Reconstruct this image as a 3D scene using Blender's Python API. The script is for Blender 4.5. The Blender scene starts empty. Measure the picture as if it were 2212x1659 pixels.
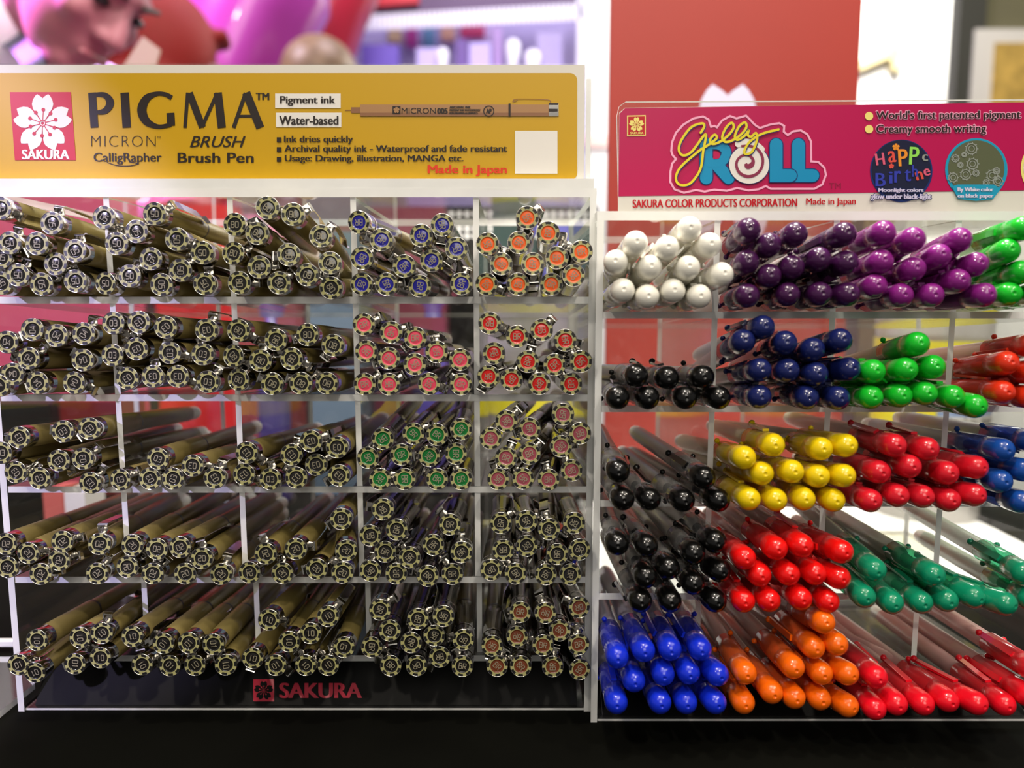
import bpy, bmesh, math, random
from mathutils import Vector, Matrix

# ------------------------------------------------------------------ camera
sc = bpy.context.scene
COL = sc.collection
W, H, F = 2212.0, 1659.0, 1700.0          # the frame and the focal length in its pixels
PITCH = math.radians(6.9)
TABLE = 0.90                               # height of the table top
CAM = Vector((0.0, -0.356, TABLE + 0.2014))
cd = bpy.data.cameras.new('camera')
cam = bpy.data.objects.new('camera', cd)
COL.objects.link(cam)
cam.location = CAM
cam.rotation_euler = (math.pi / 2 - PITCH, 0, 0)
cd.sensor_fit = 'HORIZONTAL'
cd.sensor_width = 36.0
cd.lens = F / W * 36.0
cd.clip_start = 0.01
cd.dof.use_dof = True
cd.dof.focus_distance = 0.36
cd.dof.aperture_fstop = cd.lens / 5.0
sc.camera = cam

# ------------------------------------------------------------------ view, world, lights
sc.view_settings.view_transform = 'Standard'
sc.view_settings.look = 'None'
sc.view_settings.gamma = 1.0
sc.view_settings.use_curve_mapping = False
sc.view_settings.exposure = 0.0
sc.cycles.transparent_max_bounces = 32
sc.cycles.max_bounces = 10
sc.cycles.sample_clamp_indirect = 4.0

wd = bpy.data.worlds.new('world')
wd.use_nodes = True
wd.node_tree.nodes['Background'].inputs[0].default_value = (0.95, 0.9, 0.85, 1)
wd.node_tree.nodes['Background'].inputs[1].default_value = 0.16
sc.world = wd


def area(name, loc, target, size, power, color=(1, 0.9, 0.76), shape='DISK', spread=None):
    ld = bpy.data.lights.new(name, 'AREA')
    ld.shape = shape
    ld.size = size
    ld.energy = power
    ld.color = color
    if spread:
        ld.spread = math.radians(spread)
    o = bpy.data.objects.new(name, ld)
    COL.objects.link(o)
    o.location = loc
    o.rotation_euler = (Vector(target) - Vector(loc)).to_track_quat('-Z', 'Y').to_euler()
    return o


FRONT = (0, 0.02, 1.0)
# ceiling spotlights of the hall over the aisle in front of the stand
area('ceiling_spot', (-0.62, -1.0, 2.25), FRONT, 0.07, 6.2)
area('ceiling_spot', (0.42, -0.95, 2.3), FRONT, 0.07, 6.2)
area('ceiling_spot', (0.85, -0.55, 2.3), FRONT, 0.07, 5.0)
area('ceiling_spot', (-0.1, -0.35, 2.5), (0, 0.05, 0.95), 0.10, 8.0)
# soft overhead fill, added for broad light from the ceiling side
area('overhead_fill', (0.1, -0.2, 2.9), (0.0, 0.0, 0.9), 1.6, 18, (1, 0.92, 0.80), 'SQUARE')
# soft frontal fill, added to brighten the acrylic edges
area('front_fill', (0.1, -1.9, 2.1), (0, 0, 1.02), 0.9, 10, (1, 0.93, 0.82), 'SQUARE')
# lavender stage light reaching the outer end of the stand
sp = bpy.data.lights.new('stage_spot', 'SPOT')
sp.energy = 78
sp.color = (0.66, 0.58, 1.0)
sp.spot_size = math.radians(12.6)
sp.spot_blend = 0.12
sp.shadow_soft_size = 0.02
so = bpy.data.objects.new('stage_spot', sp)
COL.objects.link(so)
so.location = (-0.95, -1.3, 1.72)
so.rotation_euler = (Vector((-0.325, 0.0, 1.075)) - Vector(so.location)).to_track_quat('-Z', 'Y').to_euler()
# hall lights behind the stand, some of them added as fill
area('hall_light', (-1.4, 0.6, 2.3), (-0.70, 0.84, 1.50), 0.22, 10, (0.80, 0.26, 1.0), spread=42)
area('hall_light', (-1.2, 1.35, 2.5), (-0.9, 2.1, 1.6), 0.35, 12, (0.92, 0.78, 1.0), spread=90)  # added fill that brightens the magenta tube
area('hall_light', (1.35, 1.5, 2.7), (1.7, 2.5, 1.9), 0.4, 3, (1, 0.96, 0.9), spread=100)  # added fill that brightens the partition and its picture
area('hall_light', (0.0, 1.7, 3.0), (-0.1, 3.2, 1.8), 0.8, 42, (0.86, 0.80, 1.0))
area('wall_washer', (1.75, 3.15, 3.1), (1.3, 3.95, 1.6), 0.8, 115, (1, 0.97, 0.9))
area('table_light', (0.28, 0.26, 2.1), (0.25, 0.25, 0.9), 0.2, 15, (1, 0.96, 0.9))
area('table_light', (-0.3, 0.25, 2.2), (-0.25, 0.30, 0.9), 0.2, 11, (1, 0.92, 0.85))

# ------------------------------------------------------------------ pixel <-> place
CP, SP = math.cos(PITCH), math.sin(PITCH)


def ray(px, py):
    x, y = (px - W / 2) / F, (H / 2 - py) / F
    return Vector((x, CP + y * SP, -SP + y * CP))


def at(px, py, Y):
    d = ray(px, py)
    return CAM + d * ((Y - CAM.y) / d.y)


class Plane:
    def __init__(s, o, n):
        s.o, s.n = Vector(o), Vector(n).normalized()      # n points to the viewer

    def p(s, px, py, off=0.0):
        d = ray(px, py)
        t = (s.o + s.n * off - CAM).dot(s.n) / d.dot(s.n)
        return CAM + d * t


# ------------------------------------------------------------------ materials
def lin(c):
    return tuple(((v / 255) / 12.92 if v / 255 <= 0.04045 else ((v / 255 + 0.055) / 1.055) ** 2.4) for v in c)


MATS = {}


def mat(name, color, rough=0.5, metal=0.0, spec=0.5, noise=0.0, nscale=60.0, emit=0.0, coat=0.0, sub=0.0):
    m = bpy.data.materials.new(name)
    m.use_nodes = True
    nt = m.node_tree
    b = nt.nodes['Principled BSDF']
    b.inputs['Base Color'].default_value = (*color, 1)
    b.inputs['Roughness'].default_value = rough
    b.inputs['Metallic'].default_value = metal
    b.inputs['Specular IOR Level'].default_value = spec
    b.inputs['Coat Weight'].default_value = coat
    b.inputs['Coat Roughness'].default_value = 0.03
    if sub:
        b.inputs['Subsurface Weight'].default_value = sub
        b.inputs['Subsurface Radius'].default_value = (0.004, 0.003, 0.002)
    if emit:
        b.inputs['Emission Color'].default_value = (*color, 1)
        b.inputs['Emission Strength'].default_value = emit
    if noise:
        tc = nt.nodes.new('ShaderNodeTexCoord')
        n = nt.nodes.new('ShaderNodeTexNoise')
        n.inputs['Scale'].default_value = nscale
        n.inputs['Detail'].default_value = 4
        r = nt.nodes.new('ShaderNodeMapRange')
        r.inputs[1].default_value = 0.3
        r.inputs[2].default_value = 0.7
        r.inputs[3].default_value = 1 - noise
        r.inputs[4].default_value = 1 + noise
        mx = nt.nodes.new('ShaderNodeMix')
        mx.data_type = 'RGBA'
        mx.blend_type = 'MULTIPLY'
        mx.inputs[0].default_value = 1
        mx.inputs[6].default_value = (*color, 1)
        nt.links.new(tc.outputs['Object'], n.inputs['Vector'])
        nt.links.new(n.outputs['Fac'], r.inputs[0])
        nt.links.new(r.outputs[0], mx.inputs[7])
        nt.links.new(mx.outputs[2], b.inputs['Base Color'])
    MATS[name] = m
    return m


def clear(name, tint=(0.97, 0.98, 0.97), gloss=1.0, haze=0.0, rough=0.03):
    """clear acrylic sheet: see-through, mirror-like at grazing angles, a little haze"""
    m = bpy.data.materials.new(name)
    m.use_nodes = True
    nt = m.node_tree
    nt.nodes.clear()
    out = nt.nodes.new('ShaderNodeOutputMaterial')
    tr = nt.nodes.new('ShaderNodeBsdfTransparent')
    tr.inputs[0].default_value = (*tint, 1)
    gl = nt.nodes.new('ShaderNodeBsdfGlossy')
    gl.inputs['Roughness'].default_value = rough
    fr = nt.nodes.new('ShaderNodeFresnel')
    fr.inputs[0].default_value = 1.45
    mu = nt.nodes.new('ShaderNodeMath')
    mu.operation = 'MULTIPLY'
    mu.inputs[1].default_value = gloss
    m1 = nt.nodes.new('ShaderNodeMixShader')
    ge = nt.nodes.new('ShaderNodeNewGeometry')
    ou = nt.nodes.new('ShaderNodeMath')
    ou.operation = 'SUBTRACT'
    ou.inputs[0].default_value = 1.0
    mo = nt.nodes.new('ShaderNodeMath')
    mo.operation = 'MULTIPLY'
    nt.links.new(ge.outputs['Backfacing'], ou.inputs[1])
    nt.links.new(fr.outputs[0], mu.inputs[0])
    nt.links.new(mu.outputs[0], mo.inputs[0])
    nt.links.new(ou.outputs[0], mo.inputs[1])
    nt.links.new(mo.outputs[0], m1.inputs[0])
    df = nt.nodes.new('ShaderNodeBsdfDiffuse')
    df.inputs[0].default_value = (0.85, 0.85, 0.85, 1)
    m0 = nt.nodes.new('ShaderNodeMixShader')
    m0.inputs[0].default_value = haze
    nt.links.new(tr.outputs[0], m0.inputs[1])
    nt.links.new(df.outputs[0], m0.inputs[2])
    nt.links.new(m0.outputs[0], m1.inputs[1])
    nt.links.new(gl.outputs[0], m1.inputs[2])
    nt.links.new(m1.outputs[0], out.inputs[0])
    MATS[name] = m
    return m


def tinted(name, tint, body, solid=0.5, rough=0.12):
    """coloured see-through plastic: a tinted clear part mixed with a solid glossy part"""
    m = bpy.data.materials.new(name)
    m.use_nodes = True
    nt = m.node_tree
    b = nt.nodes['Principled BSDF']
    out = nt.nodes['Material Output']
    b.inputs['Base Color'].default_value = (*body, 1)
    b.inputs['Roughness'].default_value = rough
    tr = nt.nodes.new('ShaderNodeBsdfTransparent')
    tr.inputs[0].default_value = (*tint, 1)
    lw = nt.nodes.new('ShaderNodeLayerWeight')
    lw.inputs[0].default_value = 0.35
    mr = nt.nodes.new('ShaderNodeMapRange')
    mr.inputs[3].default_value = solid
    mr.inputs[4].default_value = min(1.0, solid + 0.45)
    mx = nt.nodes.new('ShaderNodeMixShader')
    nt.links.new(lw.outputs['Facing'], mr.inputs[0])
    nt.links.new(mr.outputs[0], mx.inputs[0])
    nt.links.new(tr.outputs[0], mx.inputs[1])
    nt.links.new(b.outputs[0], mx.inputs[2])
    nt.links.new(mx.outputs[0], out.inputs[0])
    MATS[name] = m
    return m


def edge_mat(name):
    """polished cut edge of acrylic: milky white colour stands in for the light it gathers, with streaks along it"""
    m = bpy.data.materials.new(name)
    m.use_nodes = True
    nt = m.node_tree
    nt.nodes.clear()
    out = nt.nodes.new('ShaderNodeOutputMaterial')
    df = nt.nodes.new('ShaderNodeBsdfDiffuse')
    df.inputs[0].default_value = (0.93, 0.94, 0.93, 1)  # white put in for light piped through the sheet
    tl = nt.nodes.new('ShaderNodeBsdfTranslucent')
    tl.inputs[0].default_value = (0.93, 0.94, 0.93, 1)
    ad = nt.nodes.new('ShaderNodeMixShader')
    ad.inputs[0].default_value = 0.04
    tr = nt.nodes.new('ShaderNodeBsdfTransparent')
    m1 = nt.nodes.new('ShaderNodeMixShader')
    tc = nt.nodes.new('ShaderNodeTexCoord')
    no = nt.nodes.new('ShaderNodeTexNoise')
    no.inputs['Scale'].default_value = 45
    no.inputs['Detail'].default_value = 3
    mr = nt.nodes.new('ShaderNodeMapRange')
    mr.inputs[1].default_value = 0.35
    mr.inputs[2].default_value = 0.65
    mr.inputs[3].default_value = 0.92
    mr.inputs[4].default_value = 1.0
    gl = nt.nodes.new('ShaderNodeBsdfGlossy')
    gl.inputs['Roughness'].default_value = 0.12
    m2 = nt.nodes.new('ShaderNodeMixShader')
    m2.inputs[0].default_value = 0.06
    L = nt.links.new
    L(df.outputs[0], ad.inputs[1]); L(tl.outputs[0], ad.inputs[2])
    L(tc.outputs['Object'], no.inputs['Vector']); L(no.outputs['Fac'], mr.inputs[0]); L(mr.outputs[0], m1.inputs[0])
    L(tr.outputs[0], m1.inputs[1]); L(ad.outputs[0], m1.inputs[2])
    L(m1.outputs[0], m2.inputs[1]); L(gl.outputs[0], m2.inputs[2]); L(m2.outputs[0], out.inputs[0])
    MATS[name] = m
    return m


M = MATS
clear('acrylic', haze=0.02)
clear('acrylic_cover', haze=0.0, gloss=0.6)
edge_mat('acrylic_edge')
mat('black_plastic', (0.002, 0.002, 0.002), 0.5, spec=0.15)
mat('table_black', (0.0034, 0.0035, 0.0026), 0.8, spec=0.05, noise=0.4, nscale=9)
mat('chrome', (0.78, 0.76, 0.72), 0.10, 1.0)
mat('beige', lin((130, 116, 68)), 0.3, noise=0.05)
mat('tail', (0.85, 0.83, 0.78), 0.25, sub=0.1)
mat('black_ring', (0.012, 0.012, 0.012), 0.35)
mat('cream', lin((168, 165, 112)), 0.3)
mat('number_grey', lin((150, 143, 122)), 0.4)
mat('disc_black', (0.012, 0.011, 0.010), 0.12, coat=0.6)
mat('disc_blue', lin((32, 30, 140)), 0.15, coat=0.6)
mat('disc_orange', lin((232, 92, 22)), 0.35)
mat('disc_pink', lin((216, 66, 92)), 0.35)
mat('disc_red', lin((196, 26, 22)), 0.15, coat=0.6)
mat('disc_green', lin((14, 108, 44)), 0.15, coat=0.6)
mat('disc_mauve', lin((150, 70, 82)), 0.2, coat=0.5)
mat('disc_brown', lin((112, 58, 36)), 0.2, coat=0.5)

# ------------------------------------------------------------------ mesh and object helpers


class MB:
    """collects vertices and faces with a material slot per face"""

    def __init__(s):
        s.v, s.f, s.m, s.sm = [], [], [], []

    def face(s, pts, m=0, smooth=False):
        b = len(s.v)
        s.v.extend(Vector(p) for p in pts)
        s.f.append(tuple(range(b, b + len(pts))))
        s.m.append(m)
        s.sm.append(smooth)

    def hexa(s, q0, q1, mface=0, medge=0):
        """two opposite quads and the four faces between them"""
        b = len(s.v)
        s.v.extend(Vector(p) for p in list(q0) + list(q1))
        for f, m in (((0, 1, 2, 3), mface), ((7, 6, 5, 4), mface), ((0, 4, 5, 1), medge), ((1, 5, 6, 2), medge), ((2, 6, 7, 3), medge), ((3, 7, 4, 0), medge)):
            s.f.append(tuple(b + i for i in f))
            s.m.append(m)
            s.sm.append(False)

    def box(s, lo, hi, m=0):
        x0, y0, z0 = lo
        x1, y1, z1 = hi
        s.hexa([(x0, y0, z0), (x1, y0, z0), (x1, y0, z1), (x0, y0, z1)], [(x0, y1, z0), (x1, y1, z0), (x1, y1, z1), (x0, y1, z1)], m, m)

    def lathe(s, prof, n=20, m=0, mats=None, close0=False, close1=False, c=(0, 0, 0)):
        """profile of (radius, z) turned about z"""
        b = len(s.v)
        cx, cy, cz = c
        for r, z in prof:
            for i in range(n):
                a = 2 * math.pi * i / n
                s.v.append(Vector((cx + r * math.cos(a), cy + r * math.sin(a), cz + z)))
        for k in range(len(prof) - 1):
            for i in range(n):
                j = (i + 1) % n
                s.f.append((b + k * n + i, b + k * n + j, b + (k + 1) * n + j, b + (k + 1) * n + i))
                s.m.append(mats[k] if mats else m)
                s.sm.append(True)
        if close0:
            s.f.append(tuple(b + i for i in range(n))); s.m.append(mats[0] if mats else m); s.sm.append(False)
        if close1:
            k = len(prof) - 1
            s.f.append(tuple(b + k * n + i for i in range(n))); s.m.append(mats[-1] if mats else m); s.sm.append(False)

    def data(s, name, mats, center=None):
        me = bpy.data.meshes.new(name)
        c = Vector(center) if center is not None else Vector((0, 0, 0))
        me.from_pydata([v - c for v in s.v], [], s.f)
        for m in mats:
            me.materials.append(M[m] if isinstance(m, str) else m)
        me.polygons.foreach_set('material_index', s.m)
        me.polygons.foreach_set('use_smooth', s.sm)
        me.update()
        bm = bmesh.new()
        bm.from_mesh(me)
        bmesh.ops.remove_doubles(bm, verts=bm.verts, dist=1e-7)
        bmesh.ops.recalc_face_normals(bm, faces=bm.faces)
        bm.to_mesh(me)
        bm.free()
        return me


def tag(o, label=None, cat=None, group=None, kind=None):
    if label: o['label'] = label
    if cat: o['category'] = cat
    if group: o['group'] = group
    if kind: o['kind'] = kind
    return o


def empty(name, loc, label, cat, group=None):
    o = bpy.data.objects.new(name, None)
    o.empty_display_size = 0.02
    COL.objects.link(o)
    o.location = loc
    o.matrix_world = Matrix.Translation(Vector(loc))
    return tag(o, label, cat, group)


def org(o):
    """world position of an unrotated object's origin"""
    p = Vector(o.location)
    while o.parent is not None:
        o = o.parent
        p += Vector(o.location)
    return p


def put(name, mb, mats, parent=None, label=None, cat=None, group=None, kind=None):
    """link a mesh collected in world coordinates as one object with its origin at the middle of its base"""
    if isinstance(mats, str):
        mats = [mats]
    xs = [v.x for v in mb.v]; ys = [v.y for v in mb.v]; zs = [v.z for v in mb.v]
    c = Vector(((min(xs) + max(xs)) / 2, (min(ys) + max(ys)) / 2, min(zs)))
    o = bpy.data.objects.new(name, mb.data(name, mats, c))
    COL.objects.link(o)
    if parent is not None:
        o.parent = parent
        o.location = c - org(parent)
    else:
        o.location = c
    return tag(o, label, cat, group, kind)


def smooth_curve(pts, n=8, closed=False):
    """Catmull-Rom through points (x, y[, w])"""
    out = []
    N = len(pts)
    for i in range(N if closed else N - 1):
        if closed:
            p = [pts[(i + k - 1) % N] for k in range(4)]
        else:
            p = [pts[max(0, i - 1)], pts[i], pts[i + 1], pts[min(N - 1, i + 2)]]
        for k in range(n):
            t = k / n
            out.append(tuple(0.5 * (2 * b + (c - a) * t + (2 * a - 5 * b + 4 * c - d) * t * t + (3 * b - a - 3 * c + d) * t ** 3) for a, b, c, d in zip(*p)))
    if not closed:
        out.append(tuple(pts[-1]))
    return out


def ribbon2d(pts, width, closed=False, cap=False):
    """quads of a stroke in 2-D; pts may carry a width as third value"""
    n = len(pts)
    L, R = [], []
    for i, p in enumerate(pts):
        a = pts[(i - 1) % n] if (closed or i > 0) else pts[i]
        b = pts[(i + 1) % n] if (closed or i < n - 1) else pts[i]
        d1 = Vector((p[0] - a[0], p[1] - a[1])); d2 = Vector((b[0] - p[0], b[1] - p[1]))
        if d1.length < 1e-9: d1 = d2
        if d2.length < 1e-9: d2 = d1
        d1 = d1.normalized() if d1.length else Vector((1, 0)); d2 = d2.normalized() if d2.length else d1
        t = (d1 + d2)
        t = t.normalized() if t.length > 1e-6 else d1
        nn = Vector((-t.y, t.x))
        co = max(0.5, nn.dot(Vector((-d1.y, d1.x))))
        w = (p[2] if len(p) > 2 else width) / 2 / co
        L.append((p[0] + nn.x * w, p[1] + nn.y * w)); R.append((p[0] - nn.x * w, p[1] - nn.y * w))
    fs = []
    for i in range(n if closed else n - 1):
        j = (i + 1) % n
        fs.append([L[i], L[j], R[j], R[i]])
    if cap:
        for p in (pts[0], pts[-1]):
            w = (p[2] if len(p) > 2 else width) / 2
            fs.append([(p[0] + w * math.cos(a * math.pi / 8), p[1] + w * math.sin(a * math.pi / 8)) for a in range(16)])
    return fs


def circle2d(x, y, r, n=24, ry=None):
    return [(x + r * math.cos(2 * math.pi * i / n), y + (ry or r) * math.sin(2 * math.pi * i / n)) for i in range(n)]


def rrect(x0, y0, x1, y1, r, n=6):
    pts = []
    for cx, cy, a0 in ((x1 - r, y1 - r, 0), (x0 + r, y1 - r, 90), (x0 + r, y0 + r, 180), (x1 - r, y0 + r, 270)):
        for i in range(n + 1):
            a = math.radians(a0 + 90 * i / n)
            pts.append((cx + r * math.cos(a), cy + r * math.sin(a)))
    return pts


def draw(mb, plane, faces, off, m=0, dx=0.0, dy=0.0):
    """flat print: 2-D faces in frame pixels laid on a plane, OFF metres in front of it"""
    step = min(1.5e-6, 4e-5 / max(1, len(faces)))
    mb.calls = getattr(mb, 'calls', 0) + 1
    off += 3e-6 * (mb.calls % 12)
    for i, f in enumerate(faces):
        mb.face([plane.p(x + dx, y + dy, off + i * step) for x, y in f], m)


def write(mb, plane, s, x0, y0, x1, y1, off, m=0, fat=0.0, **k):
    """a line of writing; FAT thickens the strokes by that many frame pixels"""
    fs = text2d(s, x0 + fat, y0, x1 - fat, y1, **k)
    for i, dx in enumerate((0.0,) if not fat else (-fat, 0.0, fat)):
        draw(mb, plane, fs, off + 1.2e-5 * i, m, dx)


def halo(mb, plane, s, x0, y0, x1, y1, off, m, r, **k):
    fs = text2d(s, x0, y0, x1, y1, **k)
    for i in range(8):
        draw(mb, plane, fs, off + 8e-6 * i, m, r * math.cos(i * math.pi / 4), r * math.sin(i * math.pi / 4))


_txt = {}


def text2d(s, x0, y0, x1, y1, bold=0.0, slant=0.0, rot=0.0, spacing=1.0):
    """the triangles of a line of writing fitted into a box of frame pixels"""
    key = (s, bold, spacing)
    if key not in _txt:
        cu = bpy.data.curves.new('writing', 'FONT')
        cu.body = s
        cu.offset = bold
        cu.space_character = spacing
        cu.resolution_u = 4
        cu.fill_mode = 'FRONT' if hasattr(cu, 'fill_mode') else cu.fill_mode
        o = bpy.data.objects.new('writing', cu)
        COL.objects.link(o)
        bpy.context.view_layer.update()
        dg = bpy.context.evaluated_depsgraph_get()
        me = bpy.data.meshes.new_from_object(o.evaluated_get(dg))
        vs = [(v.co.x, v.co.y) for v in me.vertices]
        fs = [tuple(p.vertices) for p in me.polygons]
        bpy.data.objects.remove(o); bpy.data.meshes.remove(me); bpy.data.curves.remove(cu)
        _txt[key] = (vs, fs)
    vs, fs = _txt[key]
    mx0, mx1 = min(v[0] for v in vs), max(v[0] for v in vs)
    my0, my1 = min(v[1] for v in vs), max(v[1] for v in vs)
    sx, sy = (x1 - x0) / (mx1 - mx0), (y1 - y0) / (my1 - my0)
    cx, cy = (x0 + x1) / 2, (y0 + y1) / 2
    ca, sa = math.cos(math.radians(rot)), math.sin(math.radians(rot))
    pts = []
    for x, y in vs:
        X = x0 + (x - mx0) * sx + slant * (y - my0) * sy
        Y = y1 - (y - my0) * sy
        X, Y = X - cx, Y - cy
        pts.append((cx + X * ca + Y * sa, cy - X * sa + Y * ca))
    return [[pts[i] for i in f] for f in fs]


# ------------------------------------------------------------------ the hall
def slab(name, lo, hi, m, kind='structure', **k):
    b = MB(); b.box(lo, hi)
    return put(name, b, m, kind=kind, **k)


mat('floor_grey', (0.10, 0.09, 0.095), 0.6, noise=0.2, nscale=3)
mat('wall_white', (0.85, 0.84, 0.80), 0.8, noise=0.02)
mat('wall_dim', (0.20, 0.17, 0.20), 0.8)
slab('floor', (-4, -3, -0.05), (4, 4.2, 0), 'floor_grey')
slab('wall_back', (-4, 4.0, 0), (4, 4.1, 3.4), 'wall_white')
slab('ceiling', (-4, -3, 3.4), (4, 4.2, 3.45), 'wall_dim')

tb = MB()
tb.box((-1.1, -0.22, TABLE - 0.03), (1.1, 0.74, TABLE))
tbl = empty('table', (0, 0.25, 0), 'long table under a black cloth carrying both pen racks', 'table')
put('table_cover', tb, 'table_black', tbl)
sk = MB()
sk.box((-1.09, -0.21, 0.002), (1.09, -0.205, TABLE - 0.03))
sk.box((-1.09, 0.725, 0.002), (1.09, 0.73, TABLE - 0.03))
sk.box((-1.09, -0.205, 0.002), (-1.085, 0.725, TABLE - 0.03))
sk.box((1.085, -0.205, 0.002), (1.09, 0.725, TABLE - 0.03))
put('cloth_skirt', sk, 'table_black', tbl)

# ------------------------------------------------------------------ the two acrylic racks
TILT = math.tan(math.radians(4.73))        # shelves fall towards the back
DEPTH = 0.132
T = 0.003
ACR = ['acrylic', 'acrylic_edge']


def zpx(y, Y):
    return at(W / 2, y, Y).z


class Rack:
    pass


def make_rack(name, label, Yf, shelf_px, walls_px, ref_y, top_px, fascia_px, base_px):
    R = Rack()
    R.Yf = Yf
    R.zs = [zpx(y, Yf) for y in shelf_px]                    # top of each shelf at its front edge, uppermost first
    R.xs = [at(x, ref_y, Yf).x for x in walls_px]            # outer wall, dividers, outer wall
    R.ztop = zpx(top_px, Yf)
    xl, xr = R.xs[0], R.xs[-1]
    root = empty(name, ((xl + xr) / 2, Yf + DEPTH / 2, TABLE), label, 'display rack')
    R.root = root
    Yb = Yf + DEPTH
    drop = TILT * DEPTH
    for x in (xl, xr):
        b = MB()
        q = lambda xx: [(xx, Yf, TABLE), (xx, Yb, TABLE), (xx, Yb, R.ztop - drop * 0.2), (xx, Yf, R.ztop)]
        b.hexa(q(x - T / 2), q(x + T / 2), 0, 1)
        put('side_panel', b, ACR, root)
    n = len(R.zs)
    for i, z in enumerate(R.zs):
        b = MB()
        y0 = Yf + (0.014 if i == n - 1 else 0.0005)
        f = lambda zz: [(xl + T / 2, y0, zz - TILT * (y0 - Yf)), (xr - T / 2, y0, zz - TILT * (y0 - Yf)), (xr - T / 2, Yb - T, zz - drop), (xl + T / 2, Yb - T, zz - drop)]
        b.hexa(f(z), f(z - T), 0, 1)
        put('shelf', b, ACR, root)
    b = MB()
    f = lambda zz: [(xl - T / 2, Yf, zz), (xr + T / 2, Yf, zz), (xr + T / 2, Yb, zz - drop * 0.2), (xl - T / 2, Yb, zz - drop * 0.2)]
    b.hexa(f(R.ztop + T * 1.3), f(R.ztop), 0, 1)
    put('top_panel', b, ACR, root)
    tops = [R.ztop] + [z - T for z in R.zs[:-1]]
    for i in range(n):
        for x in R.xs[1:-1]:
            y0 = Yf + (0.015 if i == n - 1 else 0.001)
            zt0, zt1 = tops[i], tops[i] - drop
            if i == 0: zt1 = tops[i] - drop * 0.2
            zb0, zb1 = R.zs[i], R.zs[i] - drop
            q = lambda xx: [(xx, y0, zb0), (xx, Yb - T, zb1), (xx, Yb - T, zt1), (xx, y0, zt0)]
            b = MB()
            b.hexa(q(x - T * 0.43), q(x + T * 0.43), 0, 1)
            put('divider', b, ACR, root)
    b = MB()
    b.box((xl + T / 2, Yb - T, TABLE), (xr - T / 2, Yb, R.ztop - drop * 0.2), 0)
    put('back_panel', b, ['acrylic'], root)
    # base plate and sloping black fascia
    b = MB()
    f = lambda zz: [(xl + T / 2, Yf + 0.001, zz), (xr - T / 2, Yf + 0.001, zz), (xr - T / 2, Yb - T, zz), (xl + T / 2, Yb - T, zz)]
    b.hexa(f(TABLE + 0.0012), f(TABLE + 0.0002), 0, 1)
    put('base_plate', b, ACR, root)
    z1 = R.zs[-1] - T - TILT * 0.014
    fa0 = Vector((0, Yf + 0.0035, TABLE + 0.0014)); fa1 = Vector((0, Yf + 0.017, z1 - 0.0003))
    b = MB()
    xa, xb = xl + T * 1.5, xr - T * 1.5
    q0 = [(xa, fa0.y, fa0.z), (xb, fa0.y, fa0.z), (xb, fa1.y, fa1.z), (xa, fa1.y, fa1.z)]
    q1 = [(x, y + 0.002, z) for x, y, z in q0]
    b.hexa(q0, q1, 0, 1)
    R.fascia = put('fascia', b, ['black_plastic', 'acrylic_edge'], root)
    up = (fa1 - fa0).normalized()
    R.fplane = Plane(fa0, Vector((1, 0, 0)).cross(up))
    return R


RL = make_rack('pen_display_rack', 'clear acrylic rack of fineliners and brush pens under the yellow sign', 0.0,
               [641, 852.5, 1051, 1246.5, 1440], [-32, 234, 499.5, 764.5, 1028.5, 1280], 550, 426, None, None)
# the inner wall of the fineliner rack
RR = make_rack('pen_display_rack', 'clear acrylic rack of colourful gel pens under the magenta sign', -0.0096,
               [673, 876, 1081, 1282, 1484], [1296, 1549, 1806, 2069, 2332], 560, 476, None, None)

# edge of another clear stand on the same table, past the outer wall of the fineliner rack
tp = Plane((0, 0, TABLE), (0, 0, 1))
ost = empty('acrylic_stand', tp.p(-60, 1540), 'clear acrylic stand base just past the outer wall of the fineliner rack', 'stand')
b = MB()
q = [tp.p(x, y, 0.0004) for x, y in ((76, 1488), (-40, 1584), (-330, 1584), (-300, 1430), (30, 1430))]
w2 = [v + Vector((0, 0, 0.003)) for v in q]
b.face(q, 0); b.face(list(reversed(w2)), 0)
for i in range(5):
    j = (i + 1) % 5
    b.face([q[i], q[j], w2[j], w2[i]], 1)
put('base_plate', b, ACR, ost)
b = MB()
lo_, hi_ = tp.p(-160, 1408, 0.0004), tp.p(30, 1408, 0.0004)
b.hexa([(lo_.x, lo_.y, TABLE + 0.0034), (hi_.x, lo_.y, TABLE + 0.0034), (hi_.x, lo_.y, TABLE + 0.0064), (lo_.x, lo_.y, TABLE + 0.0064)],
       [(lo_.x, lo_.y + 0.004, TABLE + 0.0034), (hi_.x, lo_.y + 0.004, TABLE + 0.0034), (hi_.x, lo_.y + 0.004, TABLE + 0.0064), (lo_.x, lo_.y + 0.004, TABLE + 0.0064)], 1, 1)
put('back_lip', b, ACR, ost)

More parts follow.
